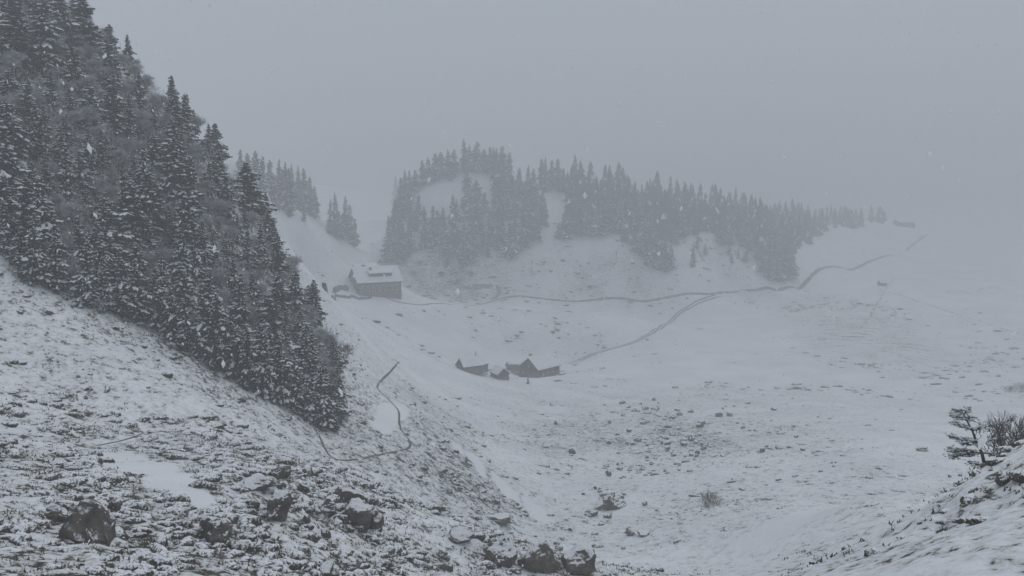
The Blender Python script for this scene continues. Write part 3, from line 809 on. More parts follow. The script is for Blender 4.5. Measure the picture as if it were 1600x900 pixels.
def wedge(px, py, wpx, hpx, label):
    p = hit(px, py); s = p.y / F; w = wpx * s / 2; h = hpx * s; bm = bmesh.new()
    for x, y, z in ((-1.05, -0.2, -0.5), (1.1, -0.5, -0.5), (0.9, 0.7, -0.5), (-0.9, 0.8, -0.5), (-1.0, -0.15, 0.12), (-0.75, 0.1, 0.38), (-0.25, 0.15, 0.86), (0.1, 0.3, 0.92), (0.38, 0.15, 0.78), (0.85, -0.3, 0.22), (1.05, -0.45, -0.05), (0.5, -0.62, -0.1), (-0.3, -0.55, 0.0), (0.3, 0.7, 0.7), (-0.6, 0.7, 0.4), (0.9, 0.5, 0.3)):
        bm.verts.new((x * w, y * w, z * h))
    bmesh.ops.convex_hull(bm, input=bm.verts[:]); bmesh.ops.triangulate(bm, faces=bm.faces[:])
    bmesh.ops.subdivide_edges(bm, edges=bm.edges[:], cuts=5, use_grid_fill=True)
    for v in bm.verts: v.co += v.co.normalized() * 0.075 * w * mnoise.fractal(v.co * (1.7 / w), 1.0, 2.0, 4)
    m_ = bpy.data.meshes.new('boulder'); bm.to_mesh(m_); bm.free(); m_.materials.append(M['rock'])
    o = bpy.data.objects.new('boulder', m_); col.objects.link(o); o.location = p + Vector((0, w * .4, h * .1)); setp(o, label, 'rock')
wedge(*BIG[0])
G_F = 'scattered stones of the rock field on the basin floor'
CL = [(1000,650,60,22,34),(1040,690,60,24,46),(1000,735,50,20,24),(1100,700,40,18,18),(920,770,40,8,6),(1200,690,70,34,12),(1140,640,90,24,10)]
for cx, cy_, sx, sy, n in CL:
    for k in range(n):
        px, py = rnd.gauss(cx, sx * 0.6), rnd.gauss(cy_, sy * 0.6)
        w = rnd.choice((5, 6, 7, 9, 11, 14)) * rnd.uniform(0.8, 1.15)
        boulder(px, py, w, w * rnd.uniform(0.45, 0.8), 'small dark stone poking through the snow in the rock field on the basin floor', G_F)
G_H = 'small stones in the foreground heath'
for cx, cy_, sx, sy, n in [(140,800,140,50,30),(420,830,130,50,34),(620,870,80,26,16),(860,860,80,22,14),(480,760,70,22,14)]:
    for k in range(n):
        px, py = rnd.gauss(cx, sx * 0.6), min(905, rnd.gauss(cy_, sy * 0.6))
        if in_poly(px, py, [(150,700),(330,735),(350,770),(310,800),(240,770)]): continue
        w = rnd.choice((6, 8, 10, 13, 16)) * rnd.uniform(0.8, 1.1)
        boulder(px, py, w, w * rnd.uniform(0.45, 0.8), 'small dark stone among the snowy heath tufts of the foreground', G_H)
G_M = 'stones in the sloping meadow and on the near right slope'
for cx, cy_, sx, sy, n, lab, g in [(400,660,120,30,14,'small stone in the sloping meadow below the steep wood','stones in the sloping meadow'),(1520,760,70,50,12,'small stone on the near slope below the wind-bent pine','stones on the slope below the pine')]:
    for k in range(n):
        px, py = rnd.gauss(cx, sx * 0.5), rnd.gauss(cy_, sy * 0.5)
        w = rnd.choice((4, 5, 7, 9)); boulder(px, py, w, w * rnd.uniform(0.5, 0.8), lab, g)

# ------------------------------------------------------------------ withered grass and heath tufts (uncountable)
def tufts(name, spots, label, mat, blades=(6, 11), hh=(0.04, 0.14), seed=3):
    r = random.Random(seed); V, Fc = [], []
    for (x, y, z, s) in spots:
        for k in range(r.randint(*blades)):
            a = r.uniform(0, 6.28); bx, by = x + r.gauss(0, 0.16) * s, y + r.gauss(0, 0.16) * s
            h = r.uniform(*hh) * s * 0.8; ln_ = r.uniform(0.3, 1.6) * h; w = r.uniform(0.02, 0.05) * s + 0.01
            ca, sa = math.cos(a), math.sin(a); n = len(V)
            V += [(bx - sa * w, by + ca * w, z - 0.06), (bx + sa * w, by - ca * w, z - 0.06), (bx + ca * ln_, by + sa * ln_, z + h)]
            Fc.append((n, n + 1, n + 2))
    o = mesh_np(name, V, Fc, mat); setp(o, label, 'grass', None, 'stuff'); return o
rt = np.random.default_rng(4)
sel = np.nonzero((R_ > 24) & (R_ < 110) & (bare > 0.40) & (road < 0.05) & (patch < 0.05) & (np.abs(np.arctan2(X, Y)) < FAN))[0]
wgt = np.clip(bare[sel] - 0.4, 0, 1) * np.clip((R_[sel] - 30) / 25.0, 0, 2)
sel = rt.choice(sel, 6500, replace=False, p=wgt / wgt.sum())
spots = [(X[i] + rt.normal(0, .1), Y[i] + rt.normal(0, .1), Z[i], float(np.clip(rt.normal(1, .3), .5, 1.8))) for i in sel]
tufts('grass_tufts', spots, 'withered grass and heath tufts sticking out of the snow', M['grass'])

# dwarf-shrub hummocks and little stones of the heath: dark sides, snow on top, too many to count
def hummocks(name, idx, smin, smax, mat, label, seed):
    r = random.Random(seed); V, Fc = [], []
    for i in idx:
        x, y, z = X[i] + r.gauss(0, .12), Y[i] + r.gauss(0, .12), Z[i]
        w = (smin + (smax - smin) * r.random() ** 3.4) * min(1.0, 0.35 + R_[i] / 95.0); h = w * r.uniform(0.5, 0.95); n = 8; b = len(V); a0 = r.random() * 6; asp = r.uniform(0.6, 1.9); ro = r.gauss(0, 0.6); cr, sr = math.cos(ro), math.sin(ro)
        for ring, (rr_, zz) in enumerate(((1.1, -0.35), (1.0, 0.3), (0.66, 0.74))):
            for k in range(n):
                a = a0 + 2 * math.pi * k / n + r.uniform(-.25, .25); q = w * rr_ * r.uniform(0.72, 1.22)
                ex, ey = math.cos(a) * q * asp, math.sin(a) * q / asp
                V.append((x + ex * cr - ey * sr, y + ex * sr + ey * cr, z + h * zz * r.uniform(0.7, 1.3) - 0.03))
        V.append((x + r.gauss(0, .1) * w, y + r.gauss(0, .1) * w, z + h * r.uniform(0.75, 1.0)))
        for ring in range(2):
            for k in range(n): Fc.append((b + ring * n + k, b + ring * n + (k + 1) % n, b + (ring + 1) * n + (k + 1) % n, b + (ring + 1) * n + k))
        for k in range(n): Fc.append((b + 2 * n + k, b + 2 * n + (k + 1) % n, b + 3 * n))
    o = mesh_np(name, V, Fc, mat, None, True); setp(o, label, 'heath', None, 'stuff'); return o
def heath_material():
    m, nt, b = new_mat('heath_clump'); L = nt.links
    geo = N(nt, 'ShaderNodeNewGeometry'); pos = geo.outputs['Position']
    c0 = ramp(nt, noise_node(nt, pos, 3.0, 5, 0.7).outputs[0], [(0.3, (0.022, 0.020, 0.016)), (0.55, (0.060, 0.052, 0.038)), (0.75, (0.13, 0.11, 0.075))]).outputs[0]
    sep = N(nt, 'ShaderNodeSeparateXYZ'); L.new(geo.outputs['Normal'], sep.inputs[0])
    up = math_node(nt, 'ADD', sep.outputs[2], math_node(nt, 'MULTIPLY', math_node(nt, 'SUBTRACT', noise_node(nt, pos, 7.0, 6, 0.75).outputs[0], 0.5), 3.4))
    L.new(mix_rgb(nt, smooth_mask(nt, up, 0.58, 0.80), c0, SNOW), b.inputs['Base Color'])
    return m
M['heath'] = heath_material()
infan = np.abs(np.arctan2(X, Y)) < FAN
sel = np.nonzero((R_ > 30) & (R_ < 85) & (bare > 0.50) & (road < 0.02) & (patch < 0.02) & infan)[0]
wgt = np.clip(bare[sel] - 0.45, 0, 1) ** 1.4 * np.clip((R_[sel] - 20) / 24.0, 0, 1.8) * np.clip(0.45 + 2.4 * pn(X[sel] / 3.0, Y[sel] / 3.0, 77), 0.02, 2) ** 1.6
sel = rt.choice(sel, 7500, replace=False, p=wgt / wgt.sum())
hummocks('heath_hummocks', sel, 0.05, 0.62, M['heath'], 'knee-high heath hummocks and small stones half covered by snow', 8)
sel = np.nonzero((R_ > 75) & (R_ < 290) & (bare > 0.36) & (road < 0.02) & (patch < 0.02) & infan)[0]
wgt = np.clip(bare[sel] - 0.3, 0, 1) ** 1.5 * (R_[sel] / 150.0)
sel = rt.choice(sel, 4300, replace=False, p=wgt / wgt.sum())
sel2 = np.nonzero((R_ > 290) & (R_ < 600) & (bare > 0.26) & (road < 0.02) & (patch < 0.02) & (sw < 0.12) & infan)[0]
wgt = np.clip(bare[sel2] - 0.22, 0, 1) ** 1.6 * np.clip(0.4 + 2.0 * pn(X[sel2] / 9.0, Y[sel2] / 5.0, 78), 0.02, 2)
sel2 = rt.choice(sel2, 2600, replace=False, p=wgt / wgt.sum())
hummocks('bank_brush', sel2, 0.25, 1.25, M['heath'], 'low brush and stones showing through the snow on the far banks', 10)
hummocks('meadow_tussocks', sel, 0.10, 0.55, M['heath'], 'small dark tussocks dotting the snowy meadow and basin', 9)

# ------------------------------------------------------------------ shrubs
def shrub(loc, h, w, mat, n, seed, label, name='bare_shrub', group=None, cat='shrub'):
    r = random.Random(seed); V, Fc = [], []
    def seg(p, q, r0, r1):
        d = (q - p).normalized(); a = d.orthogonal().normalized(); b = d.cross(a); base = len(V)
        for c, rad_ in ((p, r0), (q, r1)):
            for k in range(3):
                th = 2.094 * k; V.append(tuple(c + (a * math.cos(th) + b * math.sin(th)) * rad_))
        for k in range(3): Fc.append((base + k, base + (k + 1) % 3, base + 3 + (k + 1) % 3, base + 3 + k))
    for i in range(n):
        p = Vector((r.gauss(0, w * 0.18), r.gauss(0, w * 0.18), -0.1)); d = Vector((r.gauss(0, 0.55), r.gauss(0, 0.55), 1)).normalized()
        L = h * r.uniform(0.35, 0.6); q = p + d * L; seg(p, q, 0.018 * h ** .5, 0.012 * h ** .5)
        for k in range(3):
            d2 = (d + Vector((r.gauss(0, 0.6), r.gauss(0, 0.6), r.gauss(0.1, 0.3)))).normalized(); q2 = q + d2 * L * r.uniform(0.5, 0.9); seg(q, q2, 0.011 * h ** .5, 0.007 * h ** .5)
            for m in range(3):
                d3 = (d2 + Vector((r.gauss(0, 0.7), r.gauss(0, 0.7), r.gauss(0.1, 0.3)))).normalized(); seg(q2 - d2 * L * 0.2 * m, q2 + d3 * L * 0.45, 0.008 * h ** .5, 0.006 * h ** .5)
    o = mesh_np(name, V, Fc, mat); o.location = loc; setp(o, label, cat, group); return o
p = crest(1592); shrub(p + Vector((0.7, 2, -.6)), 1.25, 3.6, M['twig'], 60, 1, 'dense twiggy shrub on the ridge close behind the wind-bent pine')
p = crest(1570); shrub(p + Vector((0.6, 1.5, -.5)), 0.9, 1.6, M['twig'], 30, 2, 'thin twiggy shrub on the ridge at the foot of the wind-bent pine')
for i, (px, py, h, w, lab) in enumerate([(535,560,2.4,3,'bare twiggy shrub beside the tip of the steep wood'),(690,432,2.5,6,'low dark shrub on the rough bank above the gravel drive'),(712,445,2.2,5,'low dark shrub by the gravel drive'),(645,430,3.0,6,'bare shrub on the bank beside the inn'),(655,415,3.0,5,'bare shrub higher on the bank beside the inn'),(735,432,3.5,6,'dark shrub under the front spruces of the knob'),(925,452,2.6,7,'low brushy shrub above the road'),(905,455,2.0,5,'smaller brushy shrub above the road'),(985,474,1.8,5,'low dark shrub on the meadow just below the road'),(1110,788,1.6,3.6,'low spreading shrub on the basin floor'),(1600,612,3.0,6,'grey shrub far down the valley side past the pine'),(1575,612,2.0,5,'faint grey shrub in the valley past the pine'),(720,440,2,5,'brush beside the track bend')]):
    shrub(hit(px, py), h, w, M['twig'], 50, 10 + i, lab)

# wind-bent pine on the right ridge
def bent_pine():
    r = random.Random(77)
    p = crest(1548)
    t = empty('mountain_pine', p + Vector((0, 0.4, -0.1)), 0, 0.74); t.scale = (1.1, 0.9, 0.78); setp(t, 'wind-bent little mountain pine with snowy boughs reaching out from the ridge', 'tree')
    tv, tf, cv, cf, sv, sf = [], [], [], [], [], []
    def seg(p, q, r0, r1):
        d = (q - p).normalized(); a = d.orthogonal().normalized(); b = d.cross(a); base = len(tv)
        for c, rad_ in ((p, r0), (q, r1)):
            for k in range(5):
                th = 2 * math.pi * k / 5; tv.append(tuple(c + (a * math.cos(th) + b * math.sin(th)) * rad_))
        for k in range(5): tf.append((base + k, base + (k + 1) % 5, base + 5 + (k + 1) % 5, base + 5 + k))
    trunk = [Vector((0, 0, -0.3)), Vector((-0.15, 0, 0.5)), Vector((-0.35, 0.1, 1.1)), Vector((-0.55, 0.1, 1.8)), Vector((-0.8, 0.1, 2.4)), Vector((-0.95, 0.1, 2.8))]
    for i in range(5): seg(trunk[i], trunk[i + 1], 0.085 - 0.013 * i, 0.085 - 0.013 * (i + 1))
    boughs = [(1, (-1.45, -0.2, 0.25)), (1, (-1.0, 0.5, -0.1)), (2, (-1.15, -0.1, 0.35)), (2, (-0.8, -0.6, 0.1)), (3, (-0.75, 0.2, 0.4)), (3, (0.5, -0.3, 0.3)), (4, (-0.55, 0, 0.3)), (4, (0.35, 0.2, 0.15)), (5, (-0.35, 0, 0.25)), (5, (0.2, 0, 0.3)), (2, (0.7, 0.2, 0.1)), (1, (0.8, -0.2, -0.15)), (0, (-0.7, -0.4, 0.3)), (0, (0.6, -0.3, 0.4)), (1, (-1.2, 0.1, -0.25))]
    for k, d in boughs:
        a = trunk[k]; d = Vector(d); q = a + d; mid = a + d * 0.5 + Vector((0, 0, 0.08)); seg(a, mid, 0.032, 0.02); seg(mid, q, 0.02, 0.01)
        for i in range(int(80 * d.length)):
            u = r.uniform(0.25, 1.08); c = a + d * u + Vector((r.gauss(0, 0.10), r.gauss(0, 0.12), r.gauss(0.03, 0.07)))
            for m in range(7):
                e = Vector((r.gauss(-0.15, 1), r.gauss(0, 1), r.gauss(0.35, 0.7))).normalized() * r.uniform(0.08, 0.16)
                sd_ = e.orthogonal().normalized() * 0.012; n = len(cv)
                cv.extend([tuple(c - sd_), tuple(c + sd_), tuple(c + e)]); cf.append((n, n + 1, n + 2))
            if r.random() < 0.42:
                n = len(sv); w = r.uniform(0.04, 0.09); z = Vector((0, 0, 0.06))
                sv.extend([tuple(c + z + Vector((-w, -w * .6, -.02))), tuple(c + z + Vector((w, -w * .6, -.03))), tuple(c + z + Vector((w * .6, w, 0))), tuple(c + z + Vector((-w * .7, w * .8, 0))), tuple(c + z + Vector((0, 0, .05)))])
                sf.extend([(n, n + 1, n + 4), (n + 1, n + 2, n + 4), (n + 2, n + 3, n + 4), (n + 3, n, n + 4)])
    mesh_np('trunk', tv, tf, M['bark'], t, True); c = mesh_np('crown', cv, cf, M['needles'], t); mesh_np('snow_load', sv, sf, M['snow'], c)['kind'] = 'stuff'
bent_pine()

# ------------------------------------------------------------------ buildings
def box_part(name, parent, x0, x1, y0, y1, z0, z1, mat):
    V = [(x0, y0, z0), (x1, y0, z0), (x1, y1, z0), (x0, y1, z0), (x0, y0, z1), (x1, y0, z1), (x1, y1, z1), (x0, y1, z1)]
    return mesh_np(name, V, [(3, 2, 1, 0), (4, 5, 6, 7), (0, 1, 5, 4), (1, 2, 6, 5), (2, 3, 7, 6), (3, 0, 4, 7)], mat, parent)
def wall_body(name, parent, L, W, H, rise, mat, z0=-2.5):
    # long axis x (0..L), width y (0..W), eaves at H, gables rising by rise
    V = []
    for x in (0, L): V += [(x, 0, z0), (x, W, z0), (x, W, H), (x, W / 2, H + rise), (x, 0, H)]
    Fc = [(4, 3, 2, 1, 0), (5, 6, 7, 8, 9), (0, 1, 6, 5), (0, 5, 9, 4), (1, 2, 7, 6), (4, 9, 8, 3), (3, 8, 7, 2)]
    return mesh_np(name, V, Fc, mat, parent)
def roof_half(name, parent, x0, x1, ya, za, yb, zb, t, mat):
    # sloping slab from eave (ya,za) to ridge (yb,zb), t thick
    V = []; nx = 10; ny = 4; r = random.Random(int(abs(x1 * 7 + yb * 3 + za * 11)))
    for lay in (0, 1):
        for i in range(nx + 1):
            for j in range(ny + 1):
                u = j / ny
                jit = r.uniform(-0.03, 0.05) if lay and 0 < i < nx else 0
                V.append((x0 + (x1 - x0) * i / nx, ya + (yb - ya) * u, za + (zb - za) * u + (t + jit if lay else 0)))
    n1 = (nx + 1) * (ny + 1); Fc = []
    g = lambda l, i, j: l * n1 + i * (ny + 1) + j
    for i in range(nx):
        for j in range(ny):
            Fc.append((g(1, i, j), g(1, i + 1, j), g(1, i + 1, j + 1), g(1, i, j + 1))); Fc.append((g(0, i, j), g(0, i, j + 1), g(0, i + 1, j + 1), g(0, i + 1, j)))
        for j in (0, ny): Fc.append((g(0, i, j), g(0, i + 1, j), g(1, i + 1, j), g(1, i, j)))
    for j in range(ny):
        for i in (0, nx): Fc.append((g(0, i, j), g(0, i, j + 1), g(1, i, j + 1), g(1, i, j)))
    return mesh_np(name, V, Fc, mat, parent)
def gable_roof(parent, L, W, H, rise, over=0.6, th=0.18, snow_t=0.28, gable_over=None):
    go = over if gable_over is None else gable_over
    k = rise / (W / 2)
    rf = empty('roof'); rf.parent = parent
    roof_half('roof_slope', rf, -go, L + go, -over, H - over * k + .05, W / 2, H + rise + .05, th, M['timber'])
    roof_half('roof_slope', rf, -go, L + go, W + over, H - over * k + .05, W / 2, H + rise + .05, th, M['timber'])
    roof_half('snow_cover', rf, -go + .08, L + go - .08, -over + .06, H - (over - .06) * k + .06 + th, W / 2, H + rise + .06 + th, snow_t, M['snow'])
    roof_half('snow_cover', rf, -go + .08, L + go - .08, W + over - .06, H - (over - .06) * k + .06 + th, W / 2, H + rise + .06 + th, snow_t, M['snow'])
    return rf
def window(parent, face, u, z, w, h, off=0.0, trim='trim'):
    # face 'f' = front wall y=0, 'g' = gable wall x=0
    def bx(nm, par, u0, u1, z0, z1, d0, d1, mt):
        if face == 'f': return box_part(nm, par, u0, u1, -d1 + off, -d0 + off, z0, z1, mt)
        return box_part(nm, par, -d1 + off, -d0 + off, u0, u1, z0, z1, mt)
    wdw = empty('window'); wdw.parent = parent
    if w < 0.9: trim = 'stonewall'        # the huts have plain dark frames
    bx('pane', wdw, u - w / 2, u + w / 2, z, z + h, 0.004, 0.03, M['pane'])
    f = 0.2
    bx('frame', wdw, u - w / 2 - f, u - w / 2, z - f, z + h + f, 0.004, 0.07, M[trim]); bx('frame', wdw, u + w / 2, u + w / 2 + f, z - f, z + h + f, 0.004, 0.07, M[trim])
    bx('frame', wdw, u - w / 2, u + w / 2, z + h, z + h + f, 0.004, 0.065, M[trim]); bx('sill', wdw, u - w / 2, u + w / 2, z - f, z, 0.004, 0.14, M['snow'])
    return wdw

# --- mountain inn
pi = hit(560, 461)
inn = empty('mountain_inn', pi, math.radians(29)); setp(inn, 'large shingled mountain inn with steep snow-covered roof, rows of windows and dormer band', 'house')
IL, IW, IH, IR = 21.0, 12.5, 5.9, 6.0
wall_body('wall', inn, IL, IW, IH, IR, M['shingle'], -3)
box_part('plinth', inn, -0.12, IL + 0.12, -0.12, IW + 0.12, -3.2, 1.1, M['stonewall'])
rf = gable_roof(inn, IL, IW, IH, IR, 0.9, 0.25, 0.30)
kk = IR / (IW / 2)
def on_roof(y): return IH + y * kk
# shed dormer band
dm = empty('dormer'); dm.parent = inn
y0d = 1.5; z0d = on_roof(y0d)
box_part('dormer_wall', dm, 6.0, 17.0, y0d, y0d + 3.2, z0d + .2, z0d + 2.0, M['timber'])
roof_half('dormer_roof', dm, 5.6, 17.4, y0d - 0.5, z0d + 1.92, y0d + 3.1, z0d + 3.2, 0.15, M['timber'])
roof_half('snow_cover', dm, 5.7, 17.3, y0d - 0.45, z0d + 2.10, y0d + 3.1, z0d + 3.4, 0.3, M['snow'])
for i in range(6): 
    u = 7.0 + i * 1.8
    w_ = box_part('window', dm, u - .5, u + .5, y0d - 0.05, y0d - .004, z0d + .65, z0d + 1.6, M['pane'])
ch = box_part('chimney', inn, 7.0, 7.9, IW / 2 - 2.4, IW / 2 - 1.5, IH + IR - 3.2, IH + IR + 0.2, M['stonewall'])
box_part('chimney_cap', ch, 6.9, 8.0, IW / 2 - 2.5, IW / 2 - 1.4, IH + IR + .21, IH + IR + .42, M['snow'])
ch2 = box_part('chimney', inn, 4.4, 5.8, IW / 2 + 0.2, IW / 2 + 1.3, IH + IR - 2, IH + IR + 1.3, M['stonewall'])
box_part('chimney_cap', ch2, 4.3, 5.9, IW / 2 + 0.1, IW / 2 + 1.4, IH + IR + 1.31, IH + IR + 1.5, M['snow'])
r2 = empty('roof'); r2.parent = inn     # rear cross-roof
roof_half('roof_slope', r2, 1.0, 13.0, IW / 2 + 1.5, IH + IR - 0.5, IW / 2 + 4.5, IH + IR + 0.9, 0.3, M['timber'])
roof_half('snow_cover', r2, 1.1, 12.9, IW / 2 + 1.55, IH + IR - 0.15, IW / 2 + 4.5, IH + IR + 1.25, 0.3, M['snow'])
box_part('rear_wall', inn, 1.3, 12.7, IW / 2 + 1.8, IW - 0.3, IH + 0.5, IH + IR - 0.7, M['timber'])
for z, n in ((1.5, 7), (3.9, 8)):
    for i in range(n): window(inn, 'f', 1.9 + i * (IL - 3.8) / (n - 1), z, 1.2, 1.4)
for z, us in ((1.7, (2.2, 5.0, 7.8, 10.4)), (4.2, (2.2, 5.0, 7.8, 10.4)), (6.9, (4.2, 6.3, 8.4)), (9.2, (6.3,))):
    for u in us: window(inn, 'g', u, z, 1.05, 1.3)
dr = box_part('door', inn, 14.4, 15.6, -0.24, -0.125, 0.0, 2.1, M['redwood'])
box_part('string_course', inn, -0.03, IL + .03, -0.10, -.004, 3.3, 3.5, M['redwood'])
# timber stack and terrace wall beside the inn
def wall_run(name, pix, h, th, mat, label, cat='wall'):
    V, Fc = [], []
    ps = [hit(*p) for p in pix]; q = []
    for a, b in zip(ps[:-1], ps[1:]):
        n = max(2, int((b - a).length / 1.2))
        for k in range(n): q.append(a.lerp(b, k / n))
    q.append(ps[-1]); r = random.Random(len(q))
    for i, c in enumerate(q):
        d = (q[min(i + 1, len(q) - 1)] - q[max(i - 1, 0)]); nrm = Vector((d.y, -d.x, 0)).normalized() * th / 2
        g = gz1(c.x, c.y); hh_ = h * r.uniform(0.75, 1.15)
        for s, z in ((1, g - .5), (1, g + hh_), (-1, g + hh_), (-1, g - .5)): V.append((c.x + s * nrm.x, c.y + s * nrm.y, z))
    for i in range(len(q) - 1):
        for k in range(4): Fc.append((i * 4 + k, i * 4 + (k + 1) % 4, i * 4 + 4 + (k + 1) % 4, i * 4 + 4 + k))
    e = len(q) * 4; Fc += [(3, 2, 1, 0), (e - 4, e - 3, e - 2, e - 1)]
    o = mesh_np(name, V, Fc, mat); setp(o, label, cat); return o
wall_run('terrace_wall', [(521,458),(532,452),(545,455)], 2.4, 0.8, M['stonewall'], 'dark terrace wall beside the gable end of the inn')
wall_run('stone_wall', [(506,452),(524,463),(548,466)], 1.1, 0.7, M['stonewall'], 'low stone wall below the terrace of the inn')
wall_run('stone_wall', [(548,463),(560,468),(580,466)], 1.0, 0.7, M['stonewall'], 'short stone wall at the corner of the inn yard')

# --- alpine huts
def hut(px, py, rz, L, W, H, rise, label, name='alpine_hut', wall='timber', over=0.55, stone=0.9, hs=1.0):
    p = hit(px, py); t = empty(name, p, math.radians(rz), hs); setp(t, label, 'hut')
    wall_body('wall', t, L, W, H, rise, M[wall], -1.5)
    if stone: box_part('plinth', t, -0.1, L + .1, -.1, W + .1, -2.5, stone, M['stonewall'])
    gable_roof(t, L, W, H, rise, over)
    return t
h = hut(725, 580, 33, 9.6, 6.4, 1.9, 3.0, 'long low alpine hut whose broad white roof faces the meadow', hs=0.76)
box_part('door', h, 4.0, 5.0, -0.18, -0.105, 0, 1.8, M['redwood'])
window(h, 'g', 3.4, 1.6, 0.8, 0.7)
an = box_part('annex_wall', h, 9.65, 12.6, 0.8, 4.6, -2, 1.6, M['stonewall'])
roof_half('annex_roof', h, 10.25, 12.9, 0.4, 1.66, 4.9, 2.0, 0.12, M['timber']); roof_half('snow_cover', h, 10.3, 12.85, 0.45, 1.80, 4.85, 2.14, 0.22, M['snow'])
h = hut(767, 588, -62, 6.6, 5.0, 2.0, 2.2, 'small hut with square white roof standing in front of the hamlet', hs=0.80)
h = hut(841, 590, 50, 13.5, 9.4, 3.0, 3.9, 'large dark gabled barn of the hamlet', 'gabled_barn', hs=0.92)
h['category'] = 'barn'
box_part('door', h, -0.2, -0.105, 3.6, 5.8, 0, 2.3, M['redwood'])
window(h, 'g', 2.0, 1.3, 0.7, 0.7); window(h, 'g', 7.4, 1.3, 0.7, 0.7); window(h, 'g', 4.7, 4.0, 0.7, 0.7)
for i in range(3): window(h, 'f', 3.0 + i * 3.2, 1.1, 0.7, 0.7)
# lean-to against the barn
p = hit(858, 586); t = empty('lean_to_shed', p, math.radians(30)); setp(t, 'small lean-to shed with white sloping roof beside the gabled barn', 'shed')
box_part('wall', t, 0, 4.4, 0, 3.2, -1.5, 1.9, M['timber'])
roof_half('roof', t, -0.4, 4.8, -0.5, 1.75, 3.6, 3.0, 0.14, M['timber']); roof_half('snow_cover', t, -0.35, 4.75, -0.45, 1.91, 3.55, 3.16, 0.25, M['snow'])
box_part('door', t, 1.6, 2.6, -0.09, -.004, 0, 1.7, M['redwood'])
# dark low stall in the middle and the yard wall
p = hit(790, 580); t = empty('cattle_stall', p + Vector((0, 1.5, 0)), math.radians(-8)); setp(t, 'low dark open-fronted stall between the white-roofed hut and the barn', 'shed')
box_part('wall', t, 0, 6.0, 2.6, 4.6, -1.5, 2.2, M['timber'])
for i in range(4): box_part('post', t, 0.05 + i * 1.9, 0.25 + i * 1.9, 0, 0.2, -1.2, 1.98, M['timber'])
roof_half('roof', t, -0.3, 6.3, -0.5, 1.95, 4.7, 2.5, 0.14, M['timber']); roof_half('snow_cover', t, 0.6, 6.2, 1.4, 2.33, 4.65, 2.67, 0.2, M['snow'])
wall_run('yard_wall', [(800,582),(812,587),(826,590),(842,590)], 1.3, 0.9, M['stonewall'], 'dry stone yard wall in front of the gabled barn')
wall_run('hut_wall', [(735,583),(752,581),(768,579)], 0.7, 0.5, M['stonewall'], 'low stone wall along the front of the long hut')
for k, (x0, x1, py, lab) in enumerate(((868, 882, 583, 'single fence rail lying in the snow beside the lean-to'), (874, 884, 587, 'second fence rail lying in the snow below the first'))):
    a, b = hit(x0, py), hit(x1, py - 3); d = (b - a).normalized(); n = Vector((d.y, -d.x, 0)) * .12; u = Vector((0, 0, .28))
    o = mesh_np('fence_rail', [a - n, a + n, b + n, b - n, a - n + u, a + n + u, b + n + u, b - n + u], [(3, 2, 1, 0), (4, 5, 6, 7), (0, 1, 5, 4), (1, 2, 6, 5), (2, 3, 7, 6), (3, 0, 4, 7)], M['timber']); setp(o, lab, 'rail')
# --- far barn at the end of the road, and a field shed
h = hut(1404, 353, 8, 17, 9, 3.2, 2.6, 'faint low barn in the fog above the end of the far road', 'far_barn', 'timber')
h['category'] = 'barn'
h = hut(1376, 447, 10, 4.2, 3.6, 1.8, 1.3, 'small dark hay shed alone on the valley floor', 'hay_shed', 'timber', 0.3, 0)
h['category'] = 'shed'

# --- utility poles
def pole(px, py, hgt, lab):
    p = hit(px, py); t = empty('utility_pole', p, 0.2); setp(t, lab, 'pole', None)
    V, Fc = [], []
    for z, r0 in ((-0.8, .17), (hgt, .11)):
        for k in range(8): V.append((math.cos(k * math.pi / 4) * r0, math.sin(k * math.pi / 4) * r0, z))
    for k in range(8): Fc.append((k, (k + 1) % 8, 8 + (k + 1) % 8, 8 + k))
    Fc.append(tuple(range(8, 16)))
    mesh_np('mast', V, Fc, M['timber'], t)
    for z in (hgt - .5, hgt - 1.4): box_part('cross_arm', t, -0.9, 0.9, .12, .26, z, z + .16, M['timber'])
pole(675, 441, 8, 'wooden utility pole on the rough bank beside the inn')
pole(831, 432, 9, 'wooden utility pole on the open slope below the knob')
pole(963, 410, 7, 'wooden utility pole at the edge of the knob wood')

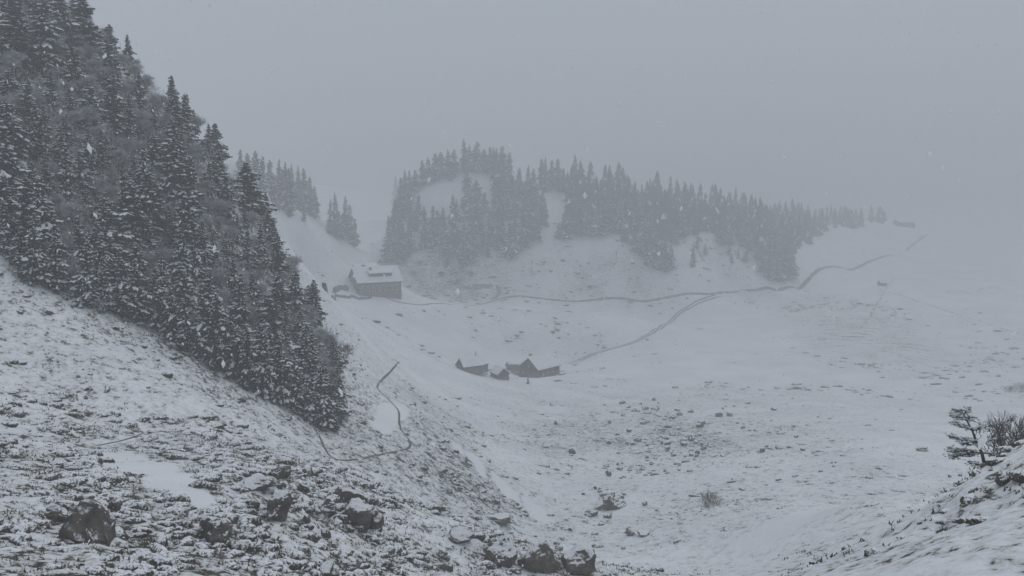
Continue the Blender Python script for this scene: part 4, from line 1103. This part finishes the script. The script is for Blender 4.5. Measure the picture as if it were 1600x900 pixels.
# ------------------------------------------------------------------ falling snow
fm = M['flake']; fnt = fm.node_tree; fb = fnt.nodes['Principled BSDF']
tr_ = N(fnt, 'ShaderNodeBsdfTranslucent'); tr_.inputs[0].default_value = (0.97, 0.97, 0.97, 1)
mx_ = N(fnt, 'ShaderNodeMixShader'); mx_.inputs[0].default_value = 0.55
fo_ = [n for n in fnt.nodes if n.type == 'OUTPUT_MATERIAL'][0]
fnt.links.new(fb.outputs[0], mx_.inputs[1]); fnt.links.new(tr_.outputs[0], mx_.inputs[2]); fnt.links.new(mx_.outputs[0], fo_.inputs[0])
fr = np.random.default_rng(9)
nf = 12000
fx, fy, fz = fr.uniform(-13, 13, nf), fr.uniform(2.0, 20, nf), fr.uniform(-8, 7, nf)
fs = fr.uniform(0.004, 0.0105, nf) * (1 + 0.9 * (fr.random(nf) < 0.06))
V, Fc = [], []
for x, y, z, s in zip(fx, fy, fz, fs):
    if z < -1.0 - y * 0.36: continue
    n = len(V); e = s * (1 + 1.6 * fr.random()); t = fr.uniform(-0.6, 0.6)
    V += [(x + s, y, z), (x - s, y, z), (x, y + s, z), (x, y - s, z), (x + t * e, y, z + e), (x - t * e, y, z - e)]
    Fc += [(n, n + 2, n + 4), (n + 2, n + 1, n + 4), (n + 1, n + 3, n + 4), (n + 3, n, n + 4), (n + 2, n, n + 5), (n + 1, n + 2, n + 5), (n + 3, n + 1, n + 5), (n, n + 3, n + 5)]
o = mesh_np('falling_snow', V, Fc, M['flake'], None, False)
setp(o, 'snowflakes drifting down through the air', 'snow', None, 'stuff')

# ------------------------------------------------------------------ haze
top = 118.0; bot = float(Z.min()) - 1.0
S = 3300.0
V = [(-S, -S, bot), (S, -S, bot), (S, S, bot), (-S, S, bot), (-S, -S, top), (S, -S, top), (S, S, top), (-S, S, top)]
hz = mesh_np('haze', V, [(3, 2, 1, 0), (4, 5, 6, 7), (0, 1, 5, 4), (1, 2, 6, 5), (2, 3, 7, 6), (3, 0, 4, 7)])
hm = bpy.data.materials.new('snow_haze'); hm.use_nodes = True
hn = hm.node_tree; hn.nodes.clear()
ho = hn.nodes.new('ShaderNodeOutputMaterial'); hv = hn.nodes.new('ShaderNodeVolumePrincipled')
hv.inputs['Color'].default_value = (0.96, 0.97, 0.985, 1)
hv.inputs['Density'].default_value = HAZE
hv.inputs['Anisotropy'].default_value = 0.0
hn.links.new(hv.outputs[0], ho.inputs['Volume'])
hz.data.materials.append(hm)
setp(hz, 'pale falling-snow haze filling the whole valley', 'haze', None, 'stuff')
print('Z range', Z.min(), Z.max())
